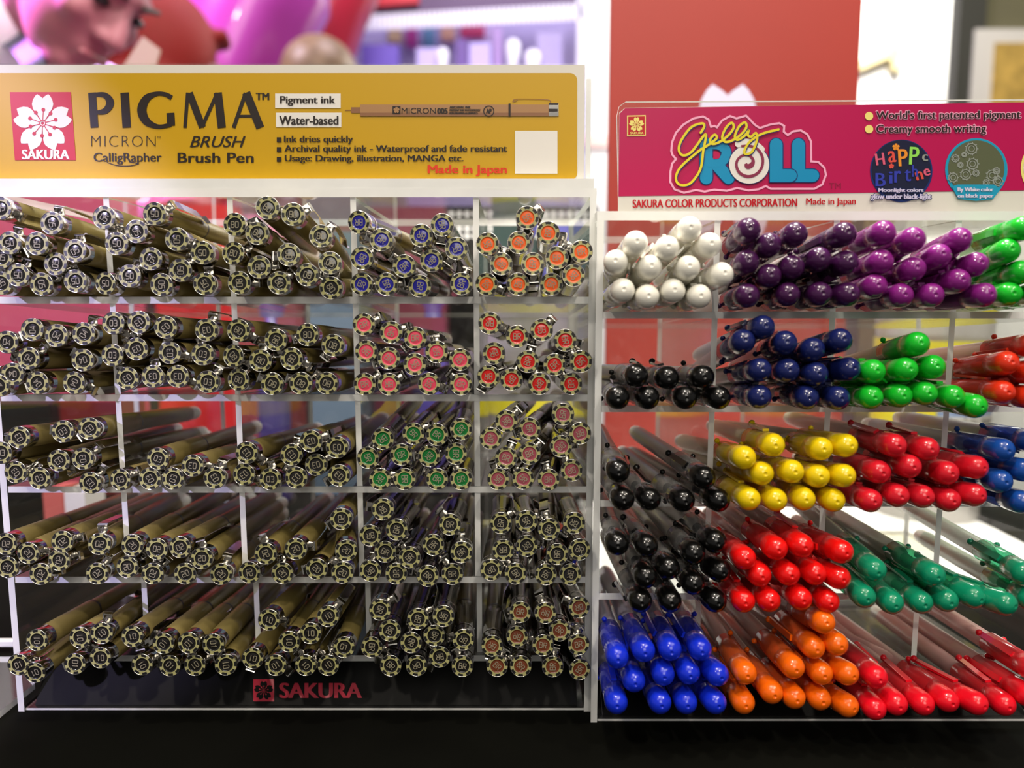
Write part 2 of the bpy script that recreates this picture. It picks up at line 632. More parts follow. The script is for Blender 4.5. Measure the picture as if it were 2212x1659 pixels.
# ------------------------------------------------------------------ strokes for the pen ends
STROKES = {
    '0': [[(0.15, 0), (0.85, 0), (1, 0.12), (1, 0.88), (0.85, 1), (0.15, 1), (0, 0.88), (0, 0.12), (0.15, 0)]],
    '1': [[(0.15, 0.82), (0.55, 1), (0.55, 0)]],
    '2': [[(0, 1), (0.85, 1), (1, 0.88), (1, 0.62), (0.85, 0.5), (0.15, 0.5), (0, 0.38), (0, 0), (1, 0)]],
    '3': [[(0, 1), (0.85, 1), (1, 0.88), (1, 0.62), (0.85, 0.5), (0.3, 0.5)], [(0.85, 0.5), (1, 0.38), (1, 0.12), (0.85, 0), (0, 0)]],
    '4': [[(0.75, 0), (0.75, 1), (0, 0.28), (1, 0.28)]],
    '5': [[(1, 1), (0, 1), (0, 0.55), (0.85, 0.55), (1, 0.43), (1, 0.12), (0.85, 0), (0, 0)]],
    '8': [[(0.15, 0.5), (0, 0.6), (0, 0.9), (0.15, 1), (0.85, 1), (1, 0.9), (1, 0.6), (0.85, 0.5), (0.15, 0.5), (0, 0.4), (0, 0.1), (0.15, 0), (0.85, 0), (1, 0.1), (1, 0.4), (0.85, 0.5)]],
    'B': [[(0, 0), (0, 1), (0.75, 1), (0.95, 0.88), (0.95, 0.64), (0.75, 0.53), (0, 0.53)], [(0.75, 0.53), (1, 0.4), (1, 0.12), (0.8, 0), (0, 0)]],
    'R': [[(0, 0), (0, 1), (0.78, 1), (1, 0.87), (1, 0.62), (0.78, 0.5), (0, 0.5)], [(0.5, 0.5), (1, 0)]],
}


def end_mesh(code, disc):
    """front face of a pen cap: toothed cream ring, coloured disc and its two characters; faces -z"""
    b = MB()
    r0, r1, r2 = 3.1e-3, 3.62e-3, 4.74e-3
    P = lambda r, a, z: (r * math.cos(a), r * math.sin(a), z)
    N = 35
    for i in range(N):
        a, c = 2 * math.pi * i / N, 2 * math.pi * (i + 1) / N
        dark = i % 5 in (0, 1, 2)
        b.face([P(r0, a, 0), P(r0, c, 0), P(r1, c, 0), P(r1, a, 0)], 0)
        b.face([P(r1, a, 0), P(r1, c, 0), P(r2, c, 0), P(r2, a, 0)], 1 if dark else 0)
        b.face([P(r0, a, 0), P(r0, c, 0), P(r0, c, 0.25e-3), P(r0, a, 0.25e-3)], 2)
        # the disc is slightly domed
        for ra, rb, za, zb in ((0, 1.2e-3, 0.02e-3, 0.06e-3), (1.2e-3, 2.3e-3, 0.06e-3, 0.15e-3), (2.3e-3, r0, 0.15e-3, 0.25e-3)):
            if ra == 0:
                b.face([(0, 0, za), P(rb, a, zb), P(rb, c, zb)], 2, True)
            else:
                b.face([P(ra, a, za), P(ra, c, za), P(rb, c, zb), P(rb, a, zb)], 2, True)
    if code:
        hgt, wd_, gap = 2.5e-3, 1.3e-3, 0.55e-3
        total = wd_ * len(code) + gap * (len(code) - 1)
        for k, ch in enumerate(code):
            x0 = -total / 2 + k * (wd_ + gap)
            for st in STROKES[ch]:
                pts = [(x0 + x * wd_, (y - 0.5) * hgt) for x, y in st]
                for f in ribbon2d(pts, 0.30e-3):
                    b.face([(-x, y, -0.03e-3) for x, y in f], 3)
    return b.data('cap_end', ['cream', 'black_ring', disc, 'number_grey'])


def clip_mesh_metal():
    """bent chrome strip along the cap, on the +y side"""
    b = MB()
    w = 2.1e-3
    path = [(4.95e-3, 5.2e-3), (7.4e-3, 3.6e-3), (8.0e-3, 5.0e-3), (8.0e-3, 11e-3), (7.3e-3, 30e-3), (5.4e-3, 40e-3), (6.4e-3, 43e-3)]
    t = 0.45e-3
    for (y0, z0), (y1, z1) in zip(path, path[1:]):
        d = Vector((y1 - y0, z1 - z0)).normalized()
        n = Vector((d.y, -d.x)) * t
        q = lambda x: [(x, y0, z0), (x, y1, z1), (x, y1 + n.x, z1 + n.y), (x, y0 + n.x, z0 + n.y)]
        b.hexa(q(-w), q(w), 0, 0)
    return b.data('clip', ['chrome'])


def lathe_mesh(name, prof, mats, pm=None, n=20, **k):
    b = MB()
    b.lathe(prof, n, mats=pm, **k)
    return b.data(name, mats)


mm = 1e-3
ME_COLLAR = lathe_mesh('collar', [(4.72 * mm, 0.05 * mm), (4.76 * mm, -0.15 * mm), (4.9 * mm, -0.2 * mm), (5.03 * mm, -0.05 * mm), (5.05 * mm, 0.5 * mm), (5.05 * mm, 6.6 * mm), (4.8 * mm, 6.8 * mm)], ['chrome'], n=28)
ME_CAP = lathe_mesh('cap', [(4.7 * mm, 6.6 * mm), (4.95 * mm, 6.8 * mm), (4.85 * mm, 44 * mm), (4.85 * mm, 44.1 * mm), (4.85 * mm, 45.4 * mm), (4.3 * mm, 45.5 * mm)], ['beige', 'black_ring'], [0, 0, 1, 1, 1], n=20)
tinted('brush_cap_plastic', (0.82, 0.80, 0.72), lin((112, 104, 74)), 0.82, 0.08)
ME_BCAP = lathe_mesh('cap', [(4.7 * mm, 6.6 * mm), (4.98 * mm, 6.8 * mm), (4.98 * mm, 10 * mm), (4.7 * mm, 10.2 * mm), (4.85 * mm, 44 * mm), (4.85 * mm, 44.1 * mm), (4.85 * mm, 45.4 * mm), (4.3 * mm, 45.5 * mm)], ['brush_cap_plastic', 'black_ring', 'chrome'], [2, 2, 2, 0, 1, 1, 1], n=20)
ME_BARREL = lathe_mesh('barrel', [(4.2 * mm, 44 * mm), (4.45 * mm, 45.6 * mm), (4.45 * mm, 118 * mm), (4.1 * mm, 118.6 * mm), (4.1 * mm, 129 * mm), (3.7 * mm, 131.5 * mm), (2.4 * mm, 133 * mm), (0.01 * mm, 133.4 * mm)], ['beige', 'tail'], [0, 0, 1, 1, 1, 1, 1], n=18)
ME_CLIP = clip_mesh_metal()
FINE_L = 133.4 * mm


def copies(name, me, parent):
    o = bpy.data.objects.new(name, me)
    COL.objects.link(o)
    o.parent = parent
    return o


def pen_matrix(P0, d, roll):
    z = d.normalized()
    y = Vector((0, 0, 1)); y = (y - z * y.dot(z)).normalized()
    x = y.cross(z)
    m = Matrix((x, y, z)).transposed().to_4x4()
    return Matrix.Translation(P0) @ m @ Matrix.Rotation(-math.radians(roll), 4, 'Z')


rnd = random.Random(7)
VP = (1106, 765)


def axis_dir(px, py, P0, dxy, L):
    """unit direction of a pen whose far end shows DX, DY pixels from its near end (None: straight along the shelf)"""
    if dxy is None:
        return ray(*VP).normalized()
    d = ray(px + dxy[0], py + dxy[1]).normalized()
    # point on that ray at distance L from P0, beyond it
    w = CAM - P0
    bq = w.dot(d); cq = w.dot(w) - L * L
    t = -bq + math.sqrt(max(0.0, bq * bq - cq))
    return (CAM + d * t - P0).normalized()


def hold_in(R, P0, d, r, cell, tier):
    """turn a pen just enough for it to pass between the dividers and over the shelf of its own cell"""
    lo, hi = R.xs[cell] + T / 2 + r + 0.0003, R.xs[cell + 1] - T / 2 - r - 0.0003
    Yb = R.Yf + DEPTH - 0.006
    s0 = (R.Yf - P0.y)
    X0 = P0.x + d.x / d.y * s0
    Xb = P0.x + d.x / d.y * (Yb - P0.y)
    X0 = min(max(X0, lo), hi); Xb = min(max(Xb, lo), hi)
    if s0 > 0.004:
        # the far point follows from the ball and the opening; keep it inside as well
        e = (X0 - P0.x) / s0
        e2 = (Xb - P0.x) / (Yb - P0.y)
        xe = P0.x + e * (Yb - P0.y)
        k = e if abs(e) > abs(e2) and lo <= xe <= hi else e2
        # prefer clearing the opening
        X_at = P0.x + k * s0
        if X_at < lo: k = (lo - P0.x) / s0
        if X_at > hi: k = (hi - P0.x) / s0
    else:
        k = (Xb - P0.x) / (Yb - P0.y)
    # height above the shelf
    zsh = lambda Y: R.zs[tier] - TILT * (Y - R.Yf) + r + 0.0003
    kz = d.z / d.y
    z_at = P0.z + kz * (R.Yf + 0.016 - P0.y)
    if z_at < zsh(R.Yf + 0.016): kz = (zsh(R.Yf + 0.016) - P0.z) / (R.Yf + 0.016 - P0.y)
    z_b = P0.z + kz * (Yb - P0.y)
    if z_b < zsh(Yb): kz = (zsh(Yb) - P0.z) / (Yb - P0.y)
    if tier > 0:
        zto = lambda Y: R.zs[tier - 1] - T - TILT * (Y - R.Yf) - r - 0.0003
        for Y in (Yb, R.Yf + 0.002):
            if P0.z + kz * (Y - P0.y) > zto(Y): kz = (zto(Y) - P0.z) / (Y - P0.y)
    return Vector((k, 1.0, kz)).normalized()


def reach_out(R, px, py, Y, cell, r):
    """the near end of a pen; one that shows beside its own bay sticks out far enough to slant back into it"""
    lo, hi = R.xs[cell] + T / 2 + r, R.xs[cell + 1] - T / 2 - r
    for _ in range(10):
        P0 = at(px, py, Y)
        miss = max(lo - P0.x, P0.x - hi, 0)
        if miss <= 0.34 * (R.Yf - Y) or R.Yf - Y > 0.034:
            break
        Y -= 0.003
    return P0


def free_turn(R, o, d, cell, tier, reach, along):
    """a turn of the clip about the pen that leaves the acrylic untouched"""
    m = o.matrix_world
    best = 0.0
    for _ in range(60):
        a = rnd.uniform(-math.pi, math.pi)
        ok = True
        tips = [(a, reach, 0.012), (a, reach, along)] + ([(a + math.radians(g), 7.2e-3, 31.5e-3) for g in (115, 245)] if along < 0.037 else [])
        for w, far, z in tips:
            p = m @ Vector((-math.sin(w) * far, math.cos(w) * far, z))
            if p.y < R.Yf - 0.001:
                continue
            top = (R.ztop if tier == 0 else R.zs[tier - 1] - T) - TILT * (p.y - R.Yf)
            if not (R.xs[cell] + 0.0035 < p.x < R.xs[cell + 1] - 0.0035 and R.zs[tier] - TILT * (p.y - R.Yf) + 0.0015 < p.z < top - 0.0015):
                ok = False
        if ok:
            return a
    return best


ORD = ['first', 'second', 'third', 'fourth', 'fifth', 'sixth', 'seventh', 'eighth', 'ninth', 'tenth']


def layers(pens, step=31):
    """heaps read as layers from the bottom up; gives [(pen, layer phrase, place phrase)]"""
    left = sorted(pens, key=lambda p: -p[1])
    ls = []
    while left:
        y = left[0][1]
        cur = [p for p in left if p[1] > y - step]
        left = [p for p in left if p[1] <= y - step]
        ls.append(sorted(cur))
    n = len(ls)
    names = {1: ['only'], 2: ['bottom', 'top'], 3: ['bottom', 'middle', 'top'], 4: ['bottom', 'second-lowest', 'second-highest', 'top'],
             5: ['bottom', 'second-lowest', 'middle', 'second-highest', 'top'], 6: ['bottom', 'second-lowest', 'third-lowest', 'third-highest', 'second-highest', 'top']}[n]
    out = []
    for k, l in enumerate(ls):
        for i, p in enumerate(l):
            place = 'alone in' if len(l) == 1 else ORD[i] + ' left-to-right in'
            out.append((p, names[k] + ' layer', place))
    return out


SHELF = ['top shelf', 'second shelf', 'middle shelf', 'fourth shelf', 'bottom shelf']
BAY = ['end bay', 'second bay', 'middle bay', 'fourth bay', 'inner bay']


def parse(s):
    return [tuple(int(v) for v in t.split(',')) for t in s.split()]


# tier, bay, what is printed on the end, disc colour, then x,y,turn of every pen end
FINE = [
    (0, 0, '05', 'black', '1,450,20 112,482,-80 21,525,190 80,526,90 162,542,30 2,556,0 120,570,80 39,594,180 90,614,-80 163,607,185 2,612,30'),
    (0, 1, '05', 'black', '228,612,180 225,470,-30 334,462,180 295,500,-60 252,526,180 382,517,90 437,546,180 326,559,-30 390,584,90 280,596,180 349,615,-90 442,613,120'),
    (0, 2, '08', 'black', '578,449,145 633,463,175 507,485,180 556,504,150 693,510,175 504,547,165 624,550,-90 560,577,180 713,568,-20 664,594,-15 517,611,95 603,611,120 715,622,125'),
    (0, 3, 'BR', 'blue', '775,480,180 824,518,-35 910,509,150 955,486,-80 986,537,200 782,558,240 873,575,35 932,563,215 781,614,-25 835,614,-70 907,618,-100 997,613,65'),
    (0, 4, 'BR', 'orange', '1139,470,30 1184,503,80 1053,527,200 1121,524,-30 1256,544,10 1083,570,140 1151,570,80 1203,557,0 1239,595,220 1051,614,50 1119,614,170 1191,614,-20'),
    (1, 0, '04', 'black', '70,712,90 122,725,-30 15,739,-10 181,721,60 62,774,-30 179,778,195 27,808,180 81,827,130 160,827,245 -4,833,40'),
    (1, 1, '03', 'black', '245,698,0 300,696,215 358,707,220 446,713,190 243,767,0 295,754,205 367,762,90 438,765,-10 275,817,210 330,813,185 384,813,180 449,825,-10'),
    (1, 2, '08', 'black', '515,714,150 596,734,245 664,723,180 719,746,-20 504,769,-50 563,779,155 630,775,240 515,820,160 588,829,-25 650,828,-35 706,828,-20'),
    (1, 3, 'BR', 'pink', '786,701,20 845,718,70 897,730,0 791,759,140 840,774,-40 896,787,210 943,760,100 994,777,30 788,830,10 840,830,180 927,829,60 996,830,-20'),
    (1, 4, 'BR', 'red', '1058,698,175 1117,727,0 1170,713,190 1221,735,-80 1067,763,200 1140,781,70 1198,788,40 1255,781,40 1055,813,180 1105,820,235 1165,829,235 1234,829,90'),
    (2, 0, '03', 'black', '41,945,120 2,978,0 136,932,30 193,926,215 34,1020,130 85,1033,20 127,995,215 179,991,100 195,1043,130'),
    (2, 1, '03', 'black', '260,1036,15 341,991,-20 324,1034,120 374,1034,70 416,1006,175 464,1032,120'),
    (2, 2, '03', 'black', '533,978,130 527,1025,220 584,1035,0 630,982,130 672,953,195 728,966,180 640,1032,225 683,1004,195 732,1027,140'),
    (2, 3, 'BR', 'green', '827,948,210 893,937,-50 944,939,-35 996,927,40 795,989,-75 867,982,20 927,985,225 985,980,-90 821,1035,235 874,1035,-90 944,1035,-35 996,1035,10'),
    (2, 4, 'BR', 'mauve', '1094,910,215 1144,926,-80 1216,895,80 1060,947,80 1253,936,200 1212,964,220 1093,989,-20 1144,980,20 1076,1035,225 1130,1034,-45 1185,1036,0 1235,1016,195'),
    (3, 0, '02', 'black', '13,1175,-5 61,1195,130 135,1170,35 16,1225,150 88,1240,60 128,1210,75 215,1175,-10 210,1239,35'),
    (3, 1, '02', 'black', '286,1178,130 339,1186,-10 389,1182,20 275,1225,190 330,1239,70 400,1239,200 436,1206,180 478,1240,130'),
    (3, 2, '02', 'black', '539,1237,-80 574,1196,-70 639,1186,210 610,1238,130 684,1229,140 737,1121,90 748,1189,145 740,1237,150'),
    (3, 3, 'BR', 'black', '827,1100,120 857,1144,75 800,1157,190 972,1133,-5 832,1192,-25 885,1204,40 936,1177,50 997,1193,35 800,1233,215 856,1239,90 924,1244,-45 977,1240,5'),
    (3, 4, 'BR', 'black', '1082,1130,80 1137,1126,-60 1186,1143,60 1240,1130,150 1087,1188,185 1138,1179,215 1204,1197,85 1252,1187,-25 1061,1231,205 1114,1239,-60 1179,1241,60 1232,1241,260'),
    (4, 0, '01', 'black', '80,1383,90 173,1377,95 220,1368,215 40,1436,20 75,1453,200 162,1434,-95 217,1421,180'),
    (4, 1, '01', 'black', '286,1375,190 353,1390,50 307,1436,120 367,1438,-45 408,1389,45 461,1392,-85 421,1437,215 488,1436,95'),
    (4, 2, '01', 'black', '581,1339,165 546,1422,165 625,1386,90 671,1368,180 709,1331,205 596,1437,30 660,1437,130 709,1437,215 743,1398,-20'),
    (4, 3, 'BR', 'black', '821,1317,250 903,1337,75 958,1331,150 842,1362,60 888,1388,250 938,1373,240 1001,1382,150 803,1398,-95 844,1438,-40 900,1438,200 950,1419,190 999,1439,-10'),
    (4, 4, 'BR', 'brown', '1124,1322,-10 1178,1324,160 1251,1312,190 1117,1375,160 1209,1362,-45 1063,1395,150 1173,1394,-10 1250,1392,10 1074,1439,-45 1125,1439,-50 1194,1440,90 1252,1446,55'),
]
LEAN = {(2, 3): (70, -75), (2, 4): (45, -50), (0, 2): (95, 110), (0, 4): (-6, 70)}
ends = {}
for tier, bay, code, disc, s in FINE:
    key = (code, disc)
    if key not in ends:
        ends[key] = end_mesh(code, 'disc_' + disc)
    brush = code == 'BR'
    kind = 'brush_pen' if brush else 'fineliner_pen'
    who = (disc + '-ended BR brush pen, ') if brush else code + ' fineliner, '
    where = (BAY[bay] + ' of ' + SHELF[tier]) if not brush or disc == 'black' else SHELF[tier]
    grp = ('%s-ended brush pens' % disc if brush else code + ' fineliners') + ' in the ' + BAY[bay] + ' of the ' + SHELF[tier]
    for (px, py, rot), lay, place in layers(parse(s)):
        Y = -0.013 - (0.002 if tier >= 3 else 0.0) + rnd.uniform(-0.0015, 0.0015)
        P0 = reach_out(RL, px, py, Y, bay, 5.05e-3)
        lean = LEAN.get((tier, bay))
        if lean: lean = (lean[0] * rnd.uniform(0.8, 1.2), lean[1] * rnd.uniform(0.8, 1.2))
        d = axis_dir(px, py, P0, lean, FINE_L)
        if not lean:
            d = (d + Vector((rnd.uniform(-0.035, 0.035), 0, rnd.uniform(-0.02, 0.02)))).normalized()
        d = hold_in(RL, P0, d, 5.05e-3, bay, tier)
        o = bpy.data.objects.new(kind, None)
        o.empty_display_size = 0.01
        COL.objects.link(o)
        o.matrix_world = pen_matrix(P0, d, rot)
        tag(o, who + where + ', ' + place + ' ' + lay, 'pen', grp)
        copies('cap_end', ends[key], o)
        copies('collar', ME_COLLAR, o)
        copies('cap', ME_BCAP if brush else ME_CAP, o)
        copies('barrel', ME_BARREL, o)
        c = copies('clip', ME_CLIP, o)
        c.rotation_euler = (0, 0, free_turn(RL, o, d, bay, tier, 8.2e-3, 40e-3))

# ------------------------------------------------------------------ gel pens
GELC = {  # colour of plug, how solid the cap shell is
    'white': ((0.97, 0.95, 0.86), 0.75), 'dark purple': (lin((66, 22, 72)), 0.7), 'purple': (lin((134, 32, 128)), 0.6),
    'bright green': (lin((22, 190, 44)), 0.6), 'black': ((0.002, 0.002, 0.002), 0.28), 'navy': (lin((22, 32, 92)), 0.5),
    'orange red': (lin((222, 50, 22)), 0.5), 'yellow': (lin((240, 208, 14)), 0.35), 'crimson': (lin((216, 26, 44)), 0.55),
    'blue': (lin((22, 74, 160)), 0.45), 'red': (lin((236, 18, 18)), 0.4), 'teal green': (lin((14, 142, 104)), 0.35),
    'royal blue': (lin((20, 48, 214)), 0.35), 'orange': (lin((250, 108, 12)), 0.45), 'pinkish red': (lin((240, 18, 40)), 0.5),
}
ME_GTAIL = None


def gel_meshes(cname):
    c, solid = GELC[cname]
    k = cname.replace(' ', '_')
    mat('gel_' + k, c, 0.32, spec=0.2, coat=1.0)
    body = tuple(0.75 * v + 0.25 * 0.12 for v in c)
    if cname == 'black':
        tinted('shell_' + k, (0.86, 0.86, 0.86), (0.30, 0.30, 0.30), 0.16)
    elif cname == 'white':
        tinted('shell_' + k, (0.95, 0.95, 0.90), (0.78, 0.76, 0.66), 0.6)
    else:
        tinted('shell_' + k, tuple(0.35 + 0.65 * v / max(c) for v in c), body, solid)
    g = (0.78, 0.75, 0.69)
    bar = tuple(0.62 * a + 0.38 * min(1, b) for a, b in zip(g, c)) if cname != 'white' else (0.72, 0.70, 0.60)
    tinted('barrel_' + k, (0.92, 0.92, 0.90), bar, 0.62, 0.3)
    R = 4.95 * mm
    prof = [(0.01 * mm, -R + 0.45 * mm), (0.55 * mm, -R + 0.4 * mm), (0.8 * mm, -R + 0.06 * mm)]
    for a in range(14, 91, 9):
        prof.append((R * math.sin(math.radians(a)), -R * math.cos(math.radians(a))))
    prof += [(R, 4 * mm), (4.9 * mm, 9 * mm), (4.5 * mm, 9.2 * mm)]
    plug = lathe_mesh('cap_plug', prof, ['gel_' + k], n=24, close1=True)
    shell = lathe_mesh('cap_shell', [(4.9 * mm, 8.8 * mm), (4.98 * mm, 9 * mm), (5.02 * mm, 24 * mm), (5.05 * mm, 33 * mm), (4.6 * mm, 33.2 * mm)], ['shell_' + k], n=20)
    b = MB()
    b.hexa([(-1.3 * mm, 5.0 * mm, 10 * mm), (1.3 * mm, 5.0 * mm, 10 * mm), (1.3 * mm, 6.0 * mm, 10 * mm), (-1.3 * mm, 6.0 * mm, 10 * mm)],
           [(-1.3 * mm, 5.9 * mm, 34 * mm), (1.3 * mm, 5.9 * mm, 34 * mm), (1.3 * mm, 7.1 * mm, 34 * mm), (-1.3 * mm, 7.1 * mm, 34 * mm)])
    b.lathe([(0.01 * mm, -1.3 * mm), (1.1 * mm, -1.0 * mm), (1.6 * mm, 0), (1.1 * mm, 1.0 * mm), (0.01 * mm, 1.3 * mm)], 10, c=(0, 6.9 * mm, 33.4 * mm))
    for ang in (115, 245):
        a = math.radians(ang + 90)
        b.lathe([(0.01 * mm, -1.2 * mm), (1.0 * mm, -0.8 * mm), (1.3 * mm, 0), (1.0 * mm, 0.9 * mm), (0.01 * mm, 1.2 * mm)], 8, c=(5.9 * mm * math.cos(a), 5.9 * mm * math.sin(a), 31.5 * mm))
    clip = b.data('clip', ['gel_' + k])
    barrel = lathe_mesh('barrel', [(0.01 * mm, 12 * mm), (1.6 * mm, 13 * mm), (2.2 * mm, 24 * mm), (4.0 * mm, 30 * mm), (4.2 * mm, 36 * mm), (4.2 * mm, 112 * mm), (3.9 * mm, 112.6 * mm), (3.9 * mm, 119 * mm), (3.5 * mm, 122 * mm), (2.2 * mm, 124 * mm), (0.01 * mm, 124.6 * mm)],
                        ['gel_' + k, 'barrel_' + k, 'tail'], [0, 0, 1, 1, 1, 2, 2, 2, 2, 2], n=18)
    return plug, shell, clip, barrel


GEL_L = 124.6 * mm
# tier, cell, colour, lean of the far end in frame pixels (None: straight), then x,y of every ball end
GEL = [
    (0, 0, 'white', (-75, 85), '1373,525 1489,494 1441,536 1330,566 1532,529 1404,577 1486,578 1558,593 1345,627 1398,640 1454,628 1510,640'),
    (0, 1, 'dark purple', (-110, 95), '1616,497 1717,506 1660,529 1613,566 1661,596 1710,577 1614,639 1701,636 1822,506 1768,560 1827,567 1770,635 1830,636'),
    (0, 2, 'purple', (-190, 110), '1907,503 1971,517 2072,518 1902,565 2027,553 1972,581 2107,571 2068,607 1889,618 1945,638 2011,638 2124,637'),
    (0, 3, 'bright green', (-260, 90), '2208,494 2175,542 2204,588 2179,635 2236,634'),
    (1, 0, 'black', (-75, -10), '1374,811 1441,816 1517,814 1334,859 1399,859 1480,859 1552,859'),
    (1, 1, 'navy', (-125, 60), '1647,707 1605,737 1695,740 1755,755 1814,735 1640,799 1700,800 1762,808 1832,797 1640,857 1742,859 1809,860'),
    (1, 2, 'bright green', (-220, 45), '1980,743 1885,802 1955,798 2014,792 1880,858 1943,855 1997,850 2056,857 2105,877'),
    (1, 3, 'orange red', (-280, 35), '2173,784 2164,847 2236,745 2230,803 2222,858'),
    (2, 0, 'black', (-150, -95), '1335,1017 1520,1031 1345,1077 1402,1077 1475,1080 1551,1080'),
    (2, 1, 'yellow', (-150, -45), '1607,988 1669,961 1645,1022 1710,1018 1617,1077 1674,1079 1735,1077 1772,969 1826,962 1766,1028 1822,1027 1799,1080'),
    (2, 2, 'crimson', None, '1931,962 2001,969 1897,1019 1963,1007 2044,1021 2107,1009 1879,1081 1937,1070 1991,1072 2048,1080 2103,1069'),
    (2, 3, 'blue', None, '2164,972 2159,1039 2209,1015 2203,1083 2238,955'),
    (3, 0, 'black', None, '1333,1174 1396,1178 1498,1194 1544,1169 1394,1245 1443,1226 1497,1259 1553,1232 1383,1297 1447,1297 1544,1297'),
    (3, 1, 'red', None, '1607,1205 1675,1184 1731,1178 1640,1241 1702,1239 1605,1297 1660,1296 1728,1292 1817,1191 1759,1238 1811,1247 1787,1298'),
    (3, 2, 'teal green', (-215, -160), '1888,1230 2015,1241 1865,1287 1925,1301 1988,1300 2043,1296 2101,1288 2169,1303'),
    (3, 3, 'teal green', (-240, -150), '2209,1237 2222,1292'),
    (4, 0, 'royal blue', None, '1333,1418 1390,1404 1447,1401 1512,1401 1369,1469 1432,1455 1487,1452 1549,1456 1331,1516 1425,1516 1481,1516 1544,1516'),
    (4, 1, 'orange', None, '1609,1452 1666,1494 1605,1516 1712,1440 1714,1505 1756,1397 1778,1343 1806,1390 1773,1453 1829,1454 1769,1508 1829,1523'),
    (4, 2, 'pinkish red', None, '1891,1461 1888,1529 1934,1519 1992,1519 2045,1512 2107,1518'),
    (4, 3, 'pinkish red', None, '2167,1520 2216,1500 2238,1452'),
]
gm = {}
for tier, cell, cname, lean, s in GEL:
    if cname not in gm:
        gm[cname] = gel_meshes(cname)
    plug, shell, clip, barrel = gm[cname]
    grp = cname + ' gel pens on the ' + SHELF[tier]
    extra = ' beyond the divider' if cell == 3 and cname in ('teal green', 'pinkish red') else ''
    for (px, py), lay, place in layers(parse(s), 33):
        Y = RR.Yf - 0.026 - (0.003 if tier >= 3 else 0.0)
        Y += rnd.uniform(-0.001, 0.001)
        P0 = reach_out(RR, px, py, Y, cell, 5.2e-3)
        ln = lean
        if ln: ln = (ln[0] * rnd.uniform(0.85, 1.15), ln[1] * rnd.uniform(0.8, 1.2))
        d = axis_dir(px, py, P0, ln, GEL_L)
        if not ln:
            d = (d + Vector((rnd.uniform(-0.03, 0.03), 0, rnd.uniform(-0.02, 0.02)))).normalized()
        d = hold_in(RR, P0, d, 5.1e-3, cell, tier)
        o = bpy.data.objects.new('gel_pen', None)
        o.empty_display_size = 0.01
        COL.objects.link(o)
        o.matrix_world = pen_matrix(P0, d, 0)
        o.matrix_world = o.matrix_world @ Matrix.Rotation(free_turn(RR, o, d, cell, tier, 8.4e-3, 34e-3), 4, 'Z')
        tag(o, cname + ' gel pen, ' + SHELF[tier] + extra + ', ' + place + ' ' + lay, 'pen', grp)
        copies('cap_plug', plug, o)
        copies('cap_shell', shell, o)
        copies('clip', clip, o)
        copies('barrel', barrel, o)

# ------------------------------------------------------------------ header signs
mat('paper_white', lin((226, 222, 214)), 0.5)
mat('print_yellow', lin((202, 158, 2)), 0.4)
mat('print_red', lin((194, 6, 30)), 0.4)
mat('print_dark', lin((34, 23, 18)), 0.45)
mat('print_white', lin((236, 232, 226)), 0.45)
mat('print_madered', lin((216, 52, 18)), 0.45)
mat('print_tan', lin((172, 128, 84)), 0.4)
mat('print_tan_dark', lin((142, 98, 66)), 0.4)
mat('print_magenta', lin((190, 10, 84)), 0.35)
mat('print_pink', lin((250, 176, 208)), 0.4)
mat('print_blue', lin((16, 146, 196)), 0.35)
mat('print_navy', lin((18, 44, 110)), 0.4)
mat('print_script', lin((232, 216, 44)), 0.4)
mat('print_maroon', lin((140, 44, 78)), 0.4)
mat('print_plum', lin((150, 14, 66)), 0.4)
mat('print_pale', lin((246, 230, 130)), 0.4)
mat('print_night', lin((30, 34, 62)), 0.3)
mat('print_olive', lin((92, 98, 72)), 0.4)
mat('print_cyan', lin((30, 156, 196)), 0.35)
mat('print_lilac', lin((214, 208, 236)), 0.4)
for n_, c_ in (('rose', (226, 96, 128)), ('coral', (228, 82, 70)), ('amber', (240, 150, 44)), ('lime', (150, 226, 90)), ('indigo', (50, 62, 176)), ('grey', (150, 156, 150))):
    mat('print_' + n_, lin(c_), 0.4)
mat('logo_red', lin((196, 22, 58)), 0.4)


def flower(cx, cy, k, rot=0.0):
    """five notched petals; K is the size in frame pixels per unit"""
    out = []
    half = [(8, 10), (42, 62), (66, 100), (73, 130), (66, 160), (52, 184), (38, 198), (16, 184), (0, 170)]
    prof = half + [(-x, r) for x, r in half[-2::-1]]
    for i in range(5):
        a = math.radians(72 * i + rot)
        ca, sa = math.cos(a), math.sin(a)
        out.append([(cx + (x * ca + r * sa) * k, cy + (x * sa - r * ca) * k) for x, r in prof])
    return out


def stamens(cx, cy, k):
    out = []
    for i in range(10):
        a = math.radians(36 * i + 3)
        r = 92 if i % 2 == 0 else 86
        p, q = (cx + 22 * k * math.sin(a), cy - 22 * k * math.cos(a)), (cx + r * k * math.sin(a), cy - r * k * math.cos(a))
        out += ribbon2d([p, q], 5 * k)
        out.append(circle2d(q[0], q[1], 13 * k, 12))
    out += ribbon2d(circle2d(cx, cy, 20 * k, 20), 5 * k, closed=True)
    return out


def rect(x0, y0, x1, y1):
    return [[(x0, y0), (x1, y0), (x1, y1), (x0, y1)]]


def emblem(parent, plane, quad, cx, cy, k, off, field, petals, word=None, border=None, name='emblem'):
    b = MB()
    if border:
        draw(b, plane, [border], off - 0.00008, 1)
    draw(b, plane, [quad], off, 0)
    draw(b, plane, flower(cx, cy, k), off + 0.0001, 1)
    draw(b, plane, stamens(cx, cy, k), off + 0.0002, 0)
    if word:
        write(b, plane, 'SAKURA', *word, off + 0.0001, 1, fat=1.3 if k > 0.2 else 0.2)
    return put(name, b, [field, petals], parent)


